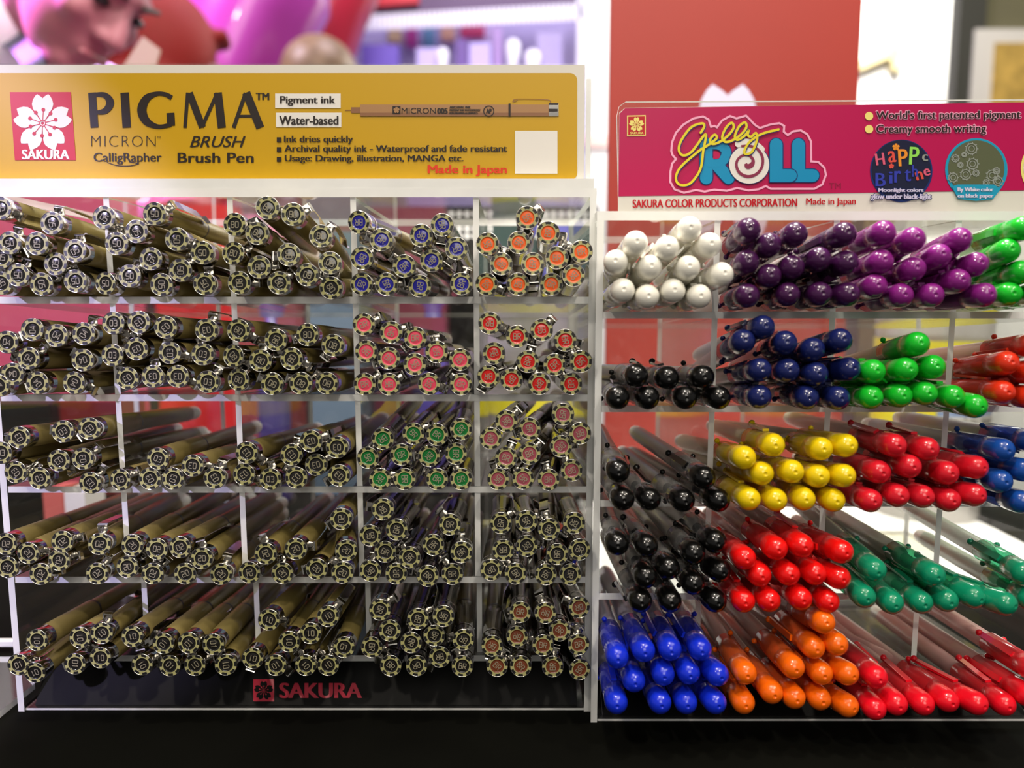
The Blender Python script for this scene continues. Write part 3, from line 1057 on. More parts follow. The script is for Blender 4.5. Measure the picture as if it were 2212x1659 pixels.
# --- yellow sign on the fineliner rack
YP = Plane((0, 0.006, 0), (0, -1, 0))
ys = empty('header_sign', (at(600, 398, 0.006).x, 0.006, RL.ztop + T * 1.3), 'wide yellow sign with bold black title standing on the fineliner rack', 'sign')
zt, zb = at(600, 140, 0.006).z, RL.ztop + T * 1.3
x0_, x1_ = at(-70, 300, 0.006).x, at(1262, 300, 0.006).x
b = MB(); b.box((x0_, 0.006, zb), (x1_, 0.0066, zt)); put('card', b, 'paper_white', ys)
b = MB(); b.box((x0_, 0.0069, zb), (x1_ + 0.0035, 0.0095, zt + 0.001))
put('holder_back', b, 'acrylic', ys)
b = MB()
b.hexa([(x0_, 0.0005, zb), (x1_ + 0.004, 0.0005, zb), (x1_ + 0.004, 0.0005, zb + 0.0042), (x0_, 0.0005, zb + 0.0042)], [(x0_, 0.0055, zb), (x1_ + 0.004, 0.0055, zb), (x1_ + 0.004, 0.0055, zb + 0.0042), (x0_, 0.0055, zb + 0.0042)], 1, 1)
put('holder_lip', b, ACR, ys)
b = MB()
b.box((x1_ + 0.0008, 0.0058, zb), (x1_ + 0.0028, 0.0068, zt - 0.006))
put('holder_edge', b, 'acrylic_edge', ys)
b = MB(); draw(b, YP, [rrect(-60, 158, 1247, 389, 16)], 0.0002); put('yellow_panel', b, 'print_yellow', ys)
emblem(ys, YP, [(21, 199), (153, 199), (164, 346), (32, 346)], 92, 266, 0.3165, 0.0004, 'print_red', 'print_white', (47, 323, 150, 344))
k = 0.3165
b = MB()
for pts, w, sm in (([(628, 632), (645, 871)], 54, 0), ([(640, 646, 26), (715, 650, 38), (752, 700, 54), (718, 756, 42), (645, 768, 22)], 0, 1), ([(850, 632), (865, 871)], 58, 0),
                   ([(1172, 668, 34), (1130, 645, 30), (1070, 640, 30), (1000, 672, 52), (968, 750, 64), (1000, 828, 54), (1080, 864, 30), (1168, 850, 30)], 0, 1), ([(1163, 770), (1168, 858)], 54, 0),
                   ([(1281, 632), (1262, 872)], 24, 0), ([(1292, 634), (1382, 868)], 48, 0), ([(1378, 868), (1482, 634)], 24, 0), ([(1486, 632), (1514, 872)], 56, 0),
                   ([(1676, 634), (1594, 872)], 26, 0), ([(1680, 632), (1776, 872)], 56, 0), ([(1625, 792), (1735, 792)], 18, 0)):
    q = [tuple(v * k for v in p) for p in pts]
    draw(b, YP, ribbon2d(smooth_curve(q, 8) if sm else q, w * k), 0.0004)
write(b, YP, 'TM', 1745 * k, 634 * k, 1838 * k, 681 * k, 0.0004, 0, fat=0.91)
put('title_lettering', b, 'print_dark', ys)
b = MB()
write(b, YP, 'MICRON', 622 * k, 926 * k, 1062 * k, 1000 * k, 0.0004, 0, fat=0, bold=-0.022, spacing=1.15)
write(b, YP, 'TM', 1070 * k, 930 * k, 1095 * k, 945 * k, 0.0004, 0, fat=0)
write(b, YP, 'BRUSH', 1295 * k, 928 * k, 1650 * k, 1005 * k, 0.0004, 0, fat=0.46, slant=0.35)
write(b, YP, 'CalligRapher', 640 * k, 1042 * k, 1105 * k, 1122 * k, 0.0004, 0, fat=0.57, slant=-0.03)
draw(b, YP, ribbon2d(smooth_curve([(v[0] * k, v[1] * k) for v in ((730, 1108), (800, 1130), (890, 1132), (938, 1116), (880, 1104))], 6), 2), 0.0004)
write(b, YP, 'Brush Pen', 1212 * k, 1042 * k, 1732 * k, 1110 * k, 0.0004, 0, fat=0.97)
put('product_lettering', b, 'print_dark', ys)
k2 = 0.3436
X = lambda v: 560 + v * k2
Yy = lambda v: v * k2
for r_ in ((100, 588, 512, 680), (105, 708, 516, 800), (1608, 822, 1875, 1092)):
    b = MB()
    draw(b, YP, rect(X(r_[0]), Yy(r_[1]), X(r_[2]), Yy(r_[3])), 0.0004)
    put('white_label', b, 'print_white', ys)
b = MB()
for t_, x0, y0, x1, y1, bo in (('Pigment ink', 130, 604, 478, 664, 0.012), ('Water-based', 125, 728, 498, 784, 0.012), ('Ink dries quickly', 155, 853, 590, 906, 0.014),
                               ('Archival quality ink - Waterproof and fade resistant', 158, 912, 1560, 966, 0.014), ('Usage: Drawing, illustration, MANGA etc.', 160, 974, 1285, 1026, 0.014)):
    write(b, YP, t_, X(x0), Yy(y0), X(x1), Yy(y1), 0.0006, 0, fat=0.8)
for y in (863, 925, 987):
    draw(b, YP, rect(X(110), Yy(y), X(140), Yy(y + 30)), 0.0006)
put('small_lettering', b, 'print_dark', ys)
b = MB(); write(b, YP, 'Made in Japan', X(1058), Yy(1038), X(1557), Yy(1106), 0.0006, 0, fat=1.0); put('red_lettering', b, 'print_madered', ys)
b = MB()
draw(b, YP, rect(X(635), Yy(657), X(1820), Yy(731)), 0.0004, 0)
draw(b, YP, rect(X(635), Yy(708), X(1820), Yy(731)), 0.0005, 1)
draw(b, YP, rect(X(578), Yy(674), X(635), Yy(710)), 0.0004, 1)
draw(b, YP, rect(X(538), Yy(690), X(580), Yy(696)), 0.0004, 1)
draw(b, YP, rect(X(1820), Yy(648), X(1882), Yy(731)), 0.0005, 4)
draw(b, YP, rect(X(1820), Yy(684), X(1876), Yy(702)), 0.0006, 3)
draw(b, YP, rect(X(1820), Yy(648), X(1880), Yy(660)), 0.0006, 3)
draw(b, YP, rect(X(1567), Yy(650), X(1580), Yy(733)), 0.0006, 3)
draw(b, YP, ribbon2d(smooth_curve([(X(u), Yy(v)) for u, v in ((1625, 628), (1597, 640), (1600, 628), (1640, 622), (1815, 628), (1828, 650))], 6), 1.6), 0.0005, 1)
draw(b, YP, rect(X(838), Yy(668), X(888), Yy(716)), 0.0006, 3)
draw(b, YP, flower(X(863), Yy(692), 0.035), 0.0008, 0)
write(b, YP, 'MICRON', X(895), Yy(678), X(1110), Yy(714), 0.0006, 3, fat=0)
write(b, YP, '005', X(1118), Yy(680), X(1185), Yy(714), 0.0006, 3, fat=1.0)
for i, (u0, u1) in enumerate(((1195, 1330), (1195, 1392), (1195, 1375), )):
    write(b, YP, ('ARCHIVAL INK', 'PIGMENT INK WATERPROOF', 'FOR DRAWING & GRAPHICS')[i], X(u0), Yy(668 + 18 * i), X(u1), Yy(681 + 18 * i), 0.0006, 3, fat=0.91)
draw(b, YP, ribbon2d(circle2d(X(1443), Yy(698), 11, 24), 2, closed=True), 0.0006, 3)
write(b, YP, 'AP', X(1425), Yy(684), X(1462), Yy(712), 0.0006, 3, fat=0.91)
put('pen_picture', b, ['print_tan', 'print_tan_dark', 'print_white', 'print_dark', 'chrome'], ys)

# --- logo on the black fascia
b = MB()
draw(b, RL.fplane, rect(547, 1467, 592, 1515), 0.0003, 0)
draw(b, RL.fplane, flower(569.5, 1492, 0.105), 0.0005, 1)
draw(b, RL.fplane, stamens(569.5, 1492, 0.105), 0.0006, 0)
write(b, RL.fplane, 'SAKURA', 603, 1475, 782, 1508, 0.0003, 0, fat=2.0)
put('fascia_lettering', b, ['logo_red', 'black_plastic'], RL.fascia)

# --- magenta sign on the gel pen rack
MY = RR.Yf + 0.008
MP = Plane((0, MY, 0), (0, -1, 0))
zb2 = RR.ztop + T * 1.3
ms = empty('header_sign', (at(1900, 460, MY).x, MY, zb2), 'magenta sign with blue bubble letters standing on the gel pen rack', 'sign')
RISE = -13 / 874.0                       # the print sits a touch askew
yy = lambda x, y: y + (x - 1338) * RISE
b = MB()
card = [(1350, 233), (1338, 243), (1335, 461), (2452, 461), (2452, 219), ]
q0 = [MP.p(x, y) for x, y in card]
b.face(q0); b.face([v + Vector((0, 0.0006, 0)) for v in reversed(q0)])
for i in range(len(q0)):
    j = (i + 1) % len(q0)
    b.face([q0[i], q0[j], q0[j] + Vector((0, 0.0006, 0)), q0[i] + Vector((0, 0.0006, 0))])
put('card', b, 'paper_white', ms)
b = MB()
prof = [(1337, 463), (1333, 250), (1338, 229), (1352, 219), (2455, 213), (2455, 463)]
q0 = [MP.p(x, y, -0.0012) for x, y in prof]
q1 = [v + Vector((0, 0.0026, 0)) for v in q0]
b.face(q0, 0); b.face(list(reversed(q1)), 0)
for i in range(len(q0)):
    j = (i + 1) % len(q0)
    b.face([q0[i], q0[j], q1[j], q1[i]], 1)
put('holder_back', b, ACR, ms)
b = MB(); draw(b, MP, [[(1350, yy(1350, 234)), (1338, 246), (1336, 424), (2452, yy(2452, 424)), (2452, yy(2452, 234))]], 0.0002); put('magenta_panel', b, 'print_magenta', ms)
emblem(ms, MP, [(1357, 252), (1393, 251), (1393, 291), (1357, 292)], 1375, 269, 0.082, 0.0005, 'print_red', 'print_pale', (1361, 285, 1390, 290), [(1354.5, 249.5), (1395, 248.5), (1395, 293.5), (1354.5, 294.5)])
k3 = 0.1718
G = lambda pts: [(1450 + p[0] * k3, 230 + p[1] * k3) + ((p[2] * k3,) if len(p) > 2 else ()) for p in pts]
b = MB()
outl = [(0, 560), (10, 450), (60, 330), (150, 230), (280, 150), (400, 125), (470, 165), (500, 255), (545, 245), (575, 262), (640, 175), (740, 120), (820, 150), (940, 115), (1000, 175), (1030, 210), (1070, 245), (1115, 270), (1250, 225), (1360, 210), (1420, 245), (1415, 318), (1465, 360), (1535, 312), (1630, 300), (1710, 350), (1758, 440), (1760, 690), (1850, 698), (1925, 770), (1945, 860), (1900, 980), (1800, 1035), (1250, 1035), (1190, 1000), (1100, 1040), (970, 1055), (830, 1025), (700, 1060), (540, 1045), (420, 1070), (310, 1050), (160, 1085), (40, 1040), (-12, 950), (-10, 820), (10, 720), (60, 660), (15, 610)]
draw(b, MP, ribbon2d(G(outl), 26 * k3, closed=True), 0.0004)
put('logo_outline', b, 'print_pink', ms)


def fat(b, path, w, m, mo, off):
    draw(b, MP, ribbon2d(path, (w + 24) * k3, cap=True), off, mo)
    draw(b, MP, ribbon2d(path, w * k3, cap=True), off + 0.0001, m)


b = MB()
Lp = lambda dx: G([(1320 + dx, 480), (1320 + dx, 800)] + [(1320 + dx, 868), (1500 + dx, 868)])
fat(b, Lp(280), 160, 0, 1, 0.0005)
fat(b, Lp(0), 160, 0, 1, 0.0007)
# R: dark rim of every stroke first, then the blue
rs = [(G([(440, 480), (440, 900)]), 158), (smooth_curve(G([(450, 480), (600, 482), (690, 560), (660, 670), (560, 705), (480, 705)]), 6), 120), (G([(560, 720), (720, 900)]), 150)]
for p_, w_ in rs: draw(b, MP, ribbon2d(p_, (w_ + 24) * k3, cap=True), 0.0005, 1)
for p_, w_ in rs: draw(b, MP, ribbon2d(p_, w_ * k3, cap=True), 0.0006, 0)
draw(b, MP, [G([(528, 568), (575, 568), (610, 590), (618, 620), (605, 648), (575, 660), (528, 660)])], 0.00075, 2)
# O rolled up like a spiral
oc = [(980 + 252 * math.cos(a * math.pi / 24), 728 + 242 * math.sin(a * math.pi / 24)) for a in range(48)]
draw(b, MP, [G([(980 + (x - 980) * 1.04, 728 + (y - 728) * 1.04) for x, y in oc])], 0.0008, 1)
draw(b, MP, [G(oc)], 0.0009, 3)
draw(b, MP, ribbon2d(smooth_curve(G([(845, 470), (930, 450), (1040, 470), (1130, 540)]), 6), 90 * k3, cap=True), 0.00095, 3)
sp_ = smooth_curve(G([(935, 718, 34), (960, 755, 60), (1010, 735, 60), (1030, 680, 40), (990, 622, 32), (910, 612, 30), (838, 665, 32), (820, 745, 34), (862, 835, 36), (960, 880, 38), (1070, 850, 36), (1140, 760, 34), (1148, 640, 34), (1090, 540, 32), (990, 495, 30), (880, 498, 26)]), 7)
draw(b, MP, ribbon2d(sp_, 0), 0.00105, 4)
put('bubble_lettering', b, ['print_blue', 'print_navy', 'print_magenta', 'print_white', 'print_maroon'], ms)
script = [(370, 330), (415, 250), (385, 212), (250, 262), (130, 420), (95, 545), (150, 615), (260, 565), (430, 350), (402, 560), (365, 790), (240, 965), (110, 985), (58, 900), (120, 760), (340, 565), (470, 480), (570, 400), (545, 355), (490, 415), (515, 470), (610, 445), (720, 360), (785, 265), (760, 205), (690, 265), (640, 385), (680, 445), (770, 425), (880, 350), (945, 260), (925, 200), (850, 255), (800, 375), (835, 420), (920, 370), (972, 305), (962, 360), (1005, 380), (1065, 335), (1078, 420), (1020, 560), (950, 598), (918, 565), (985, 445), (1140, 345), (1350, 288)]
b = MB()
sc_ = smooth_curve(G(script), 7)
draw(b, MP, ribbon2d([(x + 1.2, y + 1.4) for x, y in sc_], 34 * k3, cap=True), 0.0012, 1)
draw(b, MP, ribbon2d(sc_, 30 * k3, cap=True), 0.0013, 0)
put('script_lettering', b, ['print_script', 'print_navy'], ms)
k4 = 0.4213
U = lambda v: 1280 + v * k4
V = lambda v: v * k4
b = MB()
write(b, MP, 'SAKURA COLOR PRODUCTS CORPORATION', U(205), V(1020), U(1050), V(1062), 0.0004, 0, fat=0.69, rot=0.5)
write(b, MP, 'Made in Japan', U(1095), V(1015), U(1350), V(1058), 0.0004, 0, fat=0.52, rot=0.5)
write(b, MP, 'TM', 1450 + 1985 * k3, 230 + 960 * k3, 1450 + 2135 * k3, 230 + 1030 * k3, 0.0004, 1, fat=0)
put('small_lettering', b, ['print_red', 'print_plum'], ms)
b = MB()
for t_, x0, y0, x1, y1 in (("World's first patented pigment", 1455, 566, 2196, 620), ('Creamy smooth writing', 1455, 638, 2018, 692)):
    halo(b, MP, t_, U(x0), V(y0), U(x1), V(y1), 0.0004, 0, 1.9, rot=0.4)
    write(b, MP, t_, U(x0), V(y0), U(x1), V(y1), 0.0006, 1, fat=0.6, rot=0.4)
for y in (595, 662):
    draw(b, MP, [circle2d(U(1418), V(y), 9)], 0.0005, 2)
put('slogan_lettering', b, ['print_pink', 'print_dark', 'print_pale'], ms)
k5 = 0.1591
C = lambda x, y: (1860 + x * k5, 280 + y * k5)
b = MB()
draw(b, MP, [circle2d(1947, 369, 67.5, 40)], 0.0004, 0)
draw(b, MP, [circle2d(1947, 367, 64, 40)], 0.0005, 1)
for ch, x0, y0, x1, y1, m_, r_ in (('H', 195, 320, 320, 480, 2, 8), ('a', 365, 290, 475, 445, 3, 6), ('P', 505, 265, 635, 495, 4, 3), ('P', 655, 235, 790, 475, 5, -3), ('c', 830, 335, 910, 425, 7, 0),
                                   ('B', 195, 590, 335, 768, 6, 0), ('i', 375, 570, 430, 730, 6, 0), ('r', 450, 560, 545, 720, 6, 0), ('t', 590, 540, 680, 700, 6, 0), ('h', 690, 480, 770, 640, 6, 0),
                                   ('n', 740, 570, 840, 680, 3, 15), ('e', 850, 530, 940, 625, 2, 10)):
    (a0, b0), (a1, b1) = C(x0, y0), C(x1, y1)
    write(b, MP, ch, a0, b0, a1, b1, 0.0007, m_, fat=1.0, rot=r_)
draw(b, MP, flower(*C(475, 235), 0.04), 0.0007, 4)
draw(b, MP, flower(*C(412, 495), 0.03), 0.0007, 3)
for t_, x0, y0, x1, y1 in (('Moonlight colors', 235, 795, 850, 862), ('glow under black-light', 135, 872, 955, 962)):
    (a0, b0), (a1, b1) = C(x0, y0), C(x1, y1)
    halo(b, MP, t_, a0, b0, a1, b1, 0.0008, 0, 1.6)
    write(b, MP, t_, a0, b0, a1, b1, 0.001, 8, fat=0.69)
put('round_picture', b, ['print_navy', 'print_night', 'print_rose', 'print_coral', 'print_amber', 'print_lime', 'print_indigo', 'print_grey', 'print_lilac'], ms)
b = MB()
draw(b, MP, [circle2d(2109, 366, 67.5, 40)], 0.0004, 0)
draw(b, MP, [circle2d(2109, 364, 61, 40)], 0.0005, 1)
for x, y, r in ((1500, 260, 72), (1515, 465, 70), (1420, 610, 66), (1250, 650, 60), (1280, 390, 46), (1400, 340, 30), (1350, 480, 34), (1560, 590, 40), (1780, 620, 70), (1860, 700, 60), (1840, 560, 40), (1700, 720, 40)):
    cx, cy = C(x, y)
    draw(b, MP, ribbon2d(circle2d(cx, cy, r * k5, 18), 2.2, closed=True), 0.0006, 2)
    draw(b, MP, ribbon2d(circle2d(cx, cy, r * k5 * 0.55, 14), 1.6, closed=True), 0.0006, 2)
    for i in range(9):
        a = 2 * math.pi * i / 9
        draw(b, MP, ribbon2d([(cx + r * k5 * math.cos(a), cy + r * k5 * math.sin(a)), (cx + r * k5 * 1.3 * math.cos(a), cy + r * k5 * 1.3 * math.sin(a))], 2), 0.0006, 2)
draw(b, MP, [[(C(1230, 770)), (C(1310, 745)), (C(1800, 745)), (C(1900, 800)), (C(1790, 945)), (C(1560, 968)), (C(1320, 940))]], 0.0007, 0)
for t_, x0, y0, x1, y1 in (('By White color', 1310, 785, 1800, 855), ('on black paper', 1310, 872, 1800, 940)):
    (a0, b0), (a1, b1) = C(x0, y0), C(x1, y1)
    write(b, MP, t_, a0, b0, a1, b1, 0.0009, 3, fat=0.91)
put('round_picture', b, ['print_cyan', 'print_olive', 'print_grey', 'print_lilac'], ms)
b = MB()
draw(b, MP, [circle2d(2272, 364, 67, 40)], 0.0004, 0)
draw(b, MP, [circle2d(2272, 362, 61, 40)], 0.0005, 1)
put('round_picture', b, ['print_pale', 'print_white'], ms)

# ------------------------------------------------------------------ things on the table behind the racks


def behind(name, label, cat, x0, y0, x1, Y, dep, m, y1=None, group=None, **kw):
    """a box whose front covers x0..x1 and reaches up to y0 in the frame at distance Y, standing on the table unless y1 says how low it reaches"""
    a, c = at(x0, y0, Y), at(x1, y0, Y)
    z0 = TABLE + 0.0005 if y1 is None else at((x0 + x1) / 2, y1, Y).z
    b = MB(); b.box((a.x, Y, z0), (c.x, Y + dep, a.z))
    return put(name, b, mat(m, kw.pop('color'), kw.pop('rough', 0.5)).name, None, label, cat, group)


behind('card_box', 'rose pink card box standing behind the outer end of the fineliner rack', 'box', -60, 415, 236, 0.46, 0.06, 'bk_pink', color=lin((206, 84, 124)))
behind('crate', 'black crate behind the lowest 03 fineliners at the outer end', 'box', -60, 872, 108, 0.385, 0.05, 'bk_black', color=lin((22, 22, 24)))
behind('carton', 'dark maroon carton between the black crate and the bright red carton', 'box', 114, 866, 262, 0.40, 0.05, 'bk_dkred', color=lin((112, 30, 34)))
behind('carton', 'bright red carton seen through the second and middle bays of the rack', 'box', 322, 442, 488, 0.52, 0.05, 'bk_red', color=lin((206, 30, 38)))
behind('carton', 'brown red carton behind the third bay of the fineliner rack', 'box', 525, 560, 652, 0.42, 0.05, 'bk_maroon', color=lin((150, 54, 56)))
behind('folder', 'slate blue folder box behind the blue-ended brush pens', 'box', 655, 500, 772, 0.40, 0.05, 'bk_slate', color=lin((92, 112, 122)))
behind('carton', 'dark brown carton rising behind the slate folder box', 'box', 640, 424, 772, 0.50, 0.05, 'bk_brown', color=lin((110, 76, 70)))
behind('carton', 'plum red carton behind the fourth bay of the fineliner rack', 'box', 800, 448, 960, 0.52, 0.05, 'bk_plum', color=lin((112, 36, 58)))
behind('crate', 'dark green crate behind the orange-ended brush pens', 'box', 1062, 424, 1158, 0.50, 0.06, 'bk_green', color=lin((24, 60, 58)))
behind('carton', 'periwinkle blue carton beside the dark green crate', 'box', 1176, 476, 1262, 0.50, 0.06, 'bk_peri', color=lin((96, 96, 190)))
# black panel of small round lamps
b = MB()
pa_, pb_ = at(880, 446, 0.62), at(1290, 520, 0.62)
lp = empty('lamp_display', ((pa_.x + pb_.x) / 2, 0.63, TABLE + 0.0005), 'black panel dotted with small white lamps behind the fineliner rack', 'lamp panel')
b.box((pa_.x, 0.62, TABLE + 0.0005), (pb_.x, 0.64, pa_.z))
put('panel', b, 'black_plastic', lp)
b = MB()
LPP = Plane((0, 0.62, 0), (0, -1, 0))
for i in range(24):
    for j in range(4):
        draw(b, LPP, [circle2d(890 + i * 17, 462 + j * 16, 5.5, 12)], 0.0006)
put('lamp_dots', b, mat('lamp_dot', (1, 0.97, 0.92), 0.4, emit=0.9).name, lp)
# violet bottle
b = MB()
p = at(935, 690, 0.42)
b.lathe([(0.018, 0), (0.022, 0.004), (0.022, 0.10), (0.016, 0.125), (0.008, 0.135), (0.008, 0.15)], 20, close0=True, close1=True, c=(p.x, 0.42, TABLE + 0.0005))
mat('bk_violet', lin((66, 56, 124)), 0.3)
put('bottle', b, 'bk_violet', None, 'violet bottle behind the pink-ended brush pens', 'bottle')
b = MB()
p = at(585, 690, 0.375)
b.lathe([(0.013, 0), (0.015, 0.004), (0.015, 0.13), (0.010, 0.15), (0.005, 0.155), (0.005, 0.175)], 18, close0=True, close1=True, c=(p.x, 0.375, TABLE + 0.0005))
put('bottle', b, 'bk_violet', None, 'slim violet bottle in front of the brown red carton', 'bottle')
# yellow-labelled tubs
mat('bk_yellow', lin((214, 204, 40)), 0.4)
mat('bk_beige', lin((176, 158, 122)), 0.5)
mat('bk_label', lin((214, 212, 206)), 0.5)
mat('bk_labelblue', lin((128, 150, 190)), 0.5)
mat('bk_lid', lin((222, 222, 216)), 0.35)
tinted('tub_plastic', (0.92, 0.92, 0.90), (0.72, 0.70, 0.66), 0.35, 0.15)


def tub(cx_px, y_top, w_px, Y, label, bands):
    p = at(cx_px, y_top, Y)
    r = w_px / 2 / F * (Y - CAM.y)
    root = empty('tub', (p.x, Y, TABLE + 0.0005), label, 'tub')
    h = p.z - TABLE
    b = MB(); b.lathe([(r * 0.9, 0), (r * 0.94, 0.003), (r, h * 0.96)], 32, close0=True, c=(p.x, Y, TABLE + 0.0005)); put('tub_body', b, 'tub_plastic', root)
    b = MB(); b.lathe([(r * 1.03, h * 0.95), (r * 1.04, h * 0.96), (r * 1.04, h * 0.99), (r * 1.0, h)], 32, close0=True, close1=True, c=(p.x, Y, TABLE + 0.0005)); put('lid', b, 'bk_lid', root)
    for y0, y1, m_ in bands:
        z0, z1 = at(cx_px, y1, Y - r).z - TABLE, at(cx_px, y0, Y - r).z - TABLE
        b = MB(); b.lathe([(r * 1.012, z0), (r * 1.012, z1)], 40, c=(p.x, Y, TABLE)); o = put('label_band', b, m_, root)
    return root, p.x, r


tub(1142, 606, 200, 0.44, 'small tub with a yellow band behind the red-ended brush pens', [(657, 684, 'bk_yellow'), (864, 900, 'bk_yellow')])
tr, tx, trad = tub(2025, 600, 232, 0.34, 'clear plastic tub with a yellow label behind the crimson gel pens', [(656, 682, 'bk_yellow'), (738, 768, 'bk_yellow'), (880, 938, 'bk_yellow')])
b = MB()
def onto_tub(x, y, k):
    ang = (x - 2025) / 116.0
    z = at(2025, y, 0.34 - trad).z
    return (tx + trad * k * math.sin(ang * 1.1), 0.34 - trad * k * math.cos(ang * 1.1), z)
for i in range(12):
    xa, xb = 1986 + i * 12.5, 1986 + (i + 1) * 12.5
    b.face([onto_tub(xa, 922, 1.02), onto_tub(xb, 922, 1.02), onto_tub(xb, 887, 1.02), onto_tub(xa, 887, 1.02)], 0)
    b.face([onto_tub(xa, 901, 1.024), onto_tub(xb, 901, 1.024), onto_tub(xb, 888, 1.024), onto_tub(xa, 888, 1.024)], 1)
for t_, x0, x1 in (('Manfula', 1996, 2062), ('Natsu ma', 2072, 2130)):
    for f in text2d(t_, x0, 904, x1, 918):
        b.face([onto_tub(x, y, 1.03) for x, y in f], 2)
put('name_label', b, ['bk_label', 'bk_labelblue', 'print_dark'], tr)
behind('carton', 'grey brown carton standing between the red banner board and the yellow tub', 'box', 1868, 470, 1932, 0.44, 0.05, 'bk_taupe', color=lin((122, 100, 84)))
behind('storage_box', 'white storage box behind the orange red gel pens', 'box', 2150, 655, 2330, 0.37, 0.08, 'bk_white', color=lin((214, 216, 214)))
behind('storage_box', 'tall pale box behind the bright green gel pens of the top shelf', 'box', 1960, 462, 2330, 0.56, 0.08, 'bk_pale', color=lin((206, 208, 200)))
# white sheets lying on the table behind the gel pen rack
b = MB()
a_, c_ = at(1290, 1200, 0.2).x, at(2300, 1200, 0.2).x
b.box((a_, RR.Yf + DEPTH + 0.012, TABLE + 0.0003), (c_, 0.372, TABLE + 0.002))
put('paper_pad', b, mat('pad_white', (0.86, 0.86, 0.84), 0.7).name, None, 'white pad of test paper lying on the table behind the gel pen rack', 'paper')
# red banner board with a white blossom
BY = 0.38
BP = Plane((0, BY, 0), (0, -1, 0))
bl, br = at(1312, 500, BY).x, at(1838, 500, BY).x
bt = at(1500, -190, BY).z
bb = empty('banner_board', ((bl + br) / 2, BY + 0.004, TABLE + 0.0005), 'tall red board with a white blossom standing behind the gel pen rack', 'board')
b = MB(); b.box((bl, BY, TABLE + 0.0005), (br, BY + 0.008, bt)); put('board', b, mat('banner_red', lin((152, 42, 31)), 0.55, noise=0.04, nscale=6).name, bb)
b = MB(); draw(b, BP, flower(1572, 352, 0.86), 0.0004); put('blossom', b, 'print_lilac', bb)
b = MB(); b.hexa([((bl + br) / 2 - 0.05, BY + 0.008, TABLE + 0.0005), ((bl + br) / 2 + 0.05, BY + 0.008, TABLE + 0.0005), ((bl + br) / 2 + 0.05, BY + 0.008, TABLE + 0.30), ((bl + br) / 2 - 0.05, BY + 0.008, TABLE + 0.30)],
                 [((bl + br) / 2 - 0.05, BY + 0.11, TABLE + 0.0005), ((bl + br) / 2 + 0.05, BY + 0.11, TABLE + 0.0005), ((bl + br) / 2 + 0.05, BY + 0.012, TABLE + 0.30), ((bl + br) / 2 - 0.05, BY + 0.012, TABLE + 0.30)])
put('easel_back', b, 'banner_red', bb)
# little things low down behind the outer end
behind('paper_box', 'small white box behind the lower outer bays of the fineliner rack', 'box', 138, 1062, 182, 0.24, 0.03, 'bk_whitebox', color=lin((226, 222, 216)))
behind('carton', 'small salmon red carton beside the small white box', 'box', 92, 1060, 134, 0.26, 0.03, 'bk_salmon', color=lin((190, 96, 84)))

# ------------------------------------------------------------------ booth across the hall
BOY = 2.9
mat('booth_lavender', lin((172, 160, 204)), 0.6, noise=0.05, nscale=5)
mat('booth_dark', lin((92, 70, 96)), 0.6)
mat('booth_white', (0.88, 0.88, 0.9), 0.5)
mat('booth_red', lin((196, 34, 44)), 0.5)


def far_box(x0, y0, x1, y1, Y, dep, z0=None):
    a, c = at(x0, y0, Y), at(x1, y1, Y)
    b = MB(); b.box((a.x, Y, c.z if z0 is None else z0), (c.x, Y + dep, a.z))
    return b


booth = empty('booth', (at(960, 100, BOY).x, BOY, 0), 'lavender market booth with a white slatted fascia across the hall', 'booth')
put('back_wall', far_box(640, -160, 1266, 140, BOY + 0.35, 0.03, 0.0), 'booth_lavender', booth)
fa_ = [at(768, 34, BOY), at(1262, 6, BOY), at(1262, 42, BOY), at(768, 66, BOY)]
b = MB()
N_ = 46
for i in range(N_):
    t0, t1 = i / N_, (i + 0.72) / N_
    q = [fa_[0].lerp(fa_[1], t0), fa_[0].lerp(fa_[1], t1), fa_[3].lerp(fa_[2], t1), fa_[3].lerp(fa_[2], t0)]
    b.hexa(q, [v + Vector((0, 0.02, 0)) for v in q])
put('slatted_fascia', b, 'booth_white', booth)
q = [at(768, -60, BOY + 0.03), at(1262, -60, BOY + 0.03), at(1262, 8, BOY + 0.03), at(768, 36, BOY + 0.03)]
b = MB(); b.hexa(q, [v + Vector((0, 0.05, 0)) for v in q]); put('header_beam', b, 'booth_dark', booth)
q = [at(800, -30, BOY), at(905, -30, BOY), at(905, 6, BOY), at(800, 14, BOY)]
b = MB(); b.hexa(q, [v + Vector((0, 0.02, 0)) for v in q]); put('red_board', b, 'booth_red', booth)
put('counter', far_box(660, 150, 1262, 175, BOY - 0.1, 0.42, 0.0), 'booth_lavender', booth)
put('post', far_box(1250, -160, 1266, 140, BOY, 0.03, 0.0), 'booth_white', booth)
zc = at(960, 150, BOY - 0.1).z
for nm, x0, y0, x1, y1, c in (('cream', 838, 52, 866, 88, (240, 208, 160)), ('magenta', 876, 52, 900, 96, (200, 70, 160)), ('teal', 914, 50, 938, 100, (110, 160, 196)), ('peach', 952, 42, 982, 84, (232, 180, 150)), ('raspberry', 994, 40, 1046, 76, (206, 56, 110))):
    m_ = mat('bag_' + nm, lin(c), 0.5).name
    z1 = at((x0 + x1) / 2, y0, BOY + 0.3).z
    b = far_box(x0, y0, x1, y1, BOY + 0.3, 0.045)
    put('hanging_bag', b, m_, None, nm + ' bag hanging on the back wall of the lavender booth', 'bag', 'bags on the booth wall')
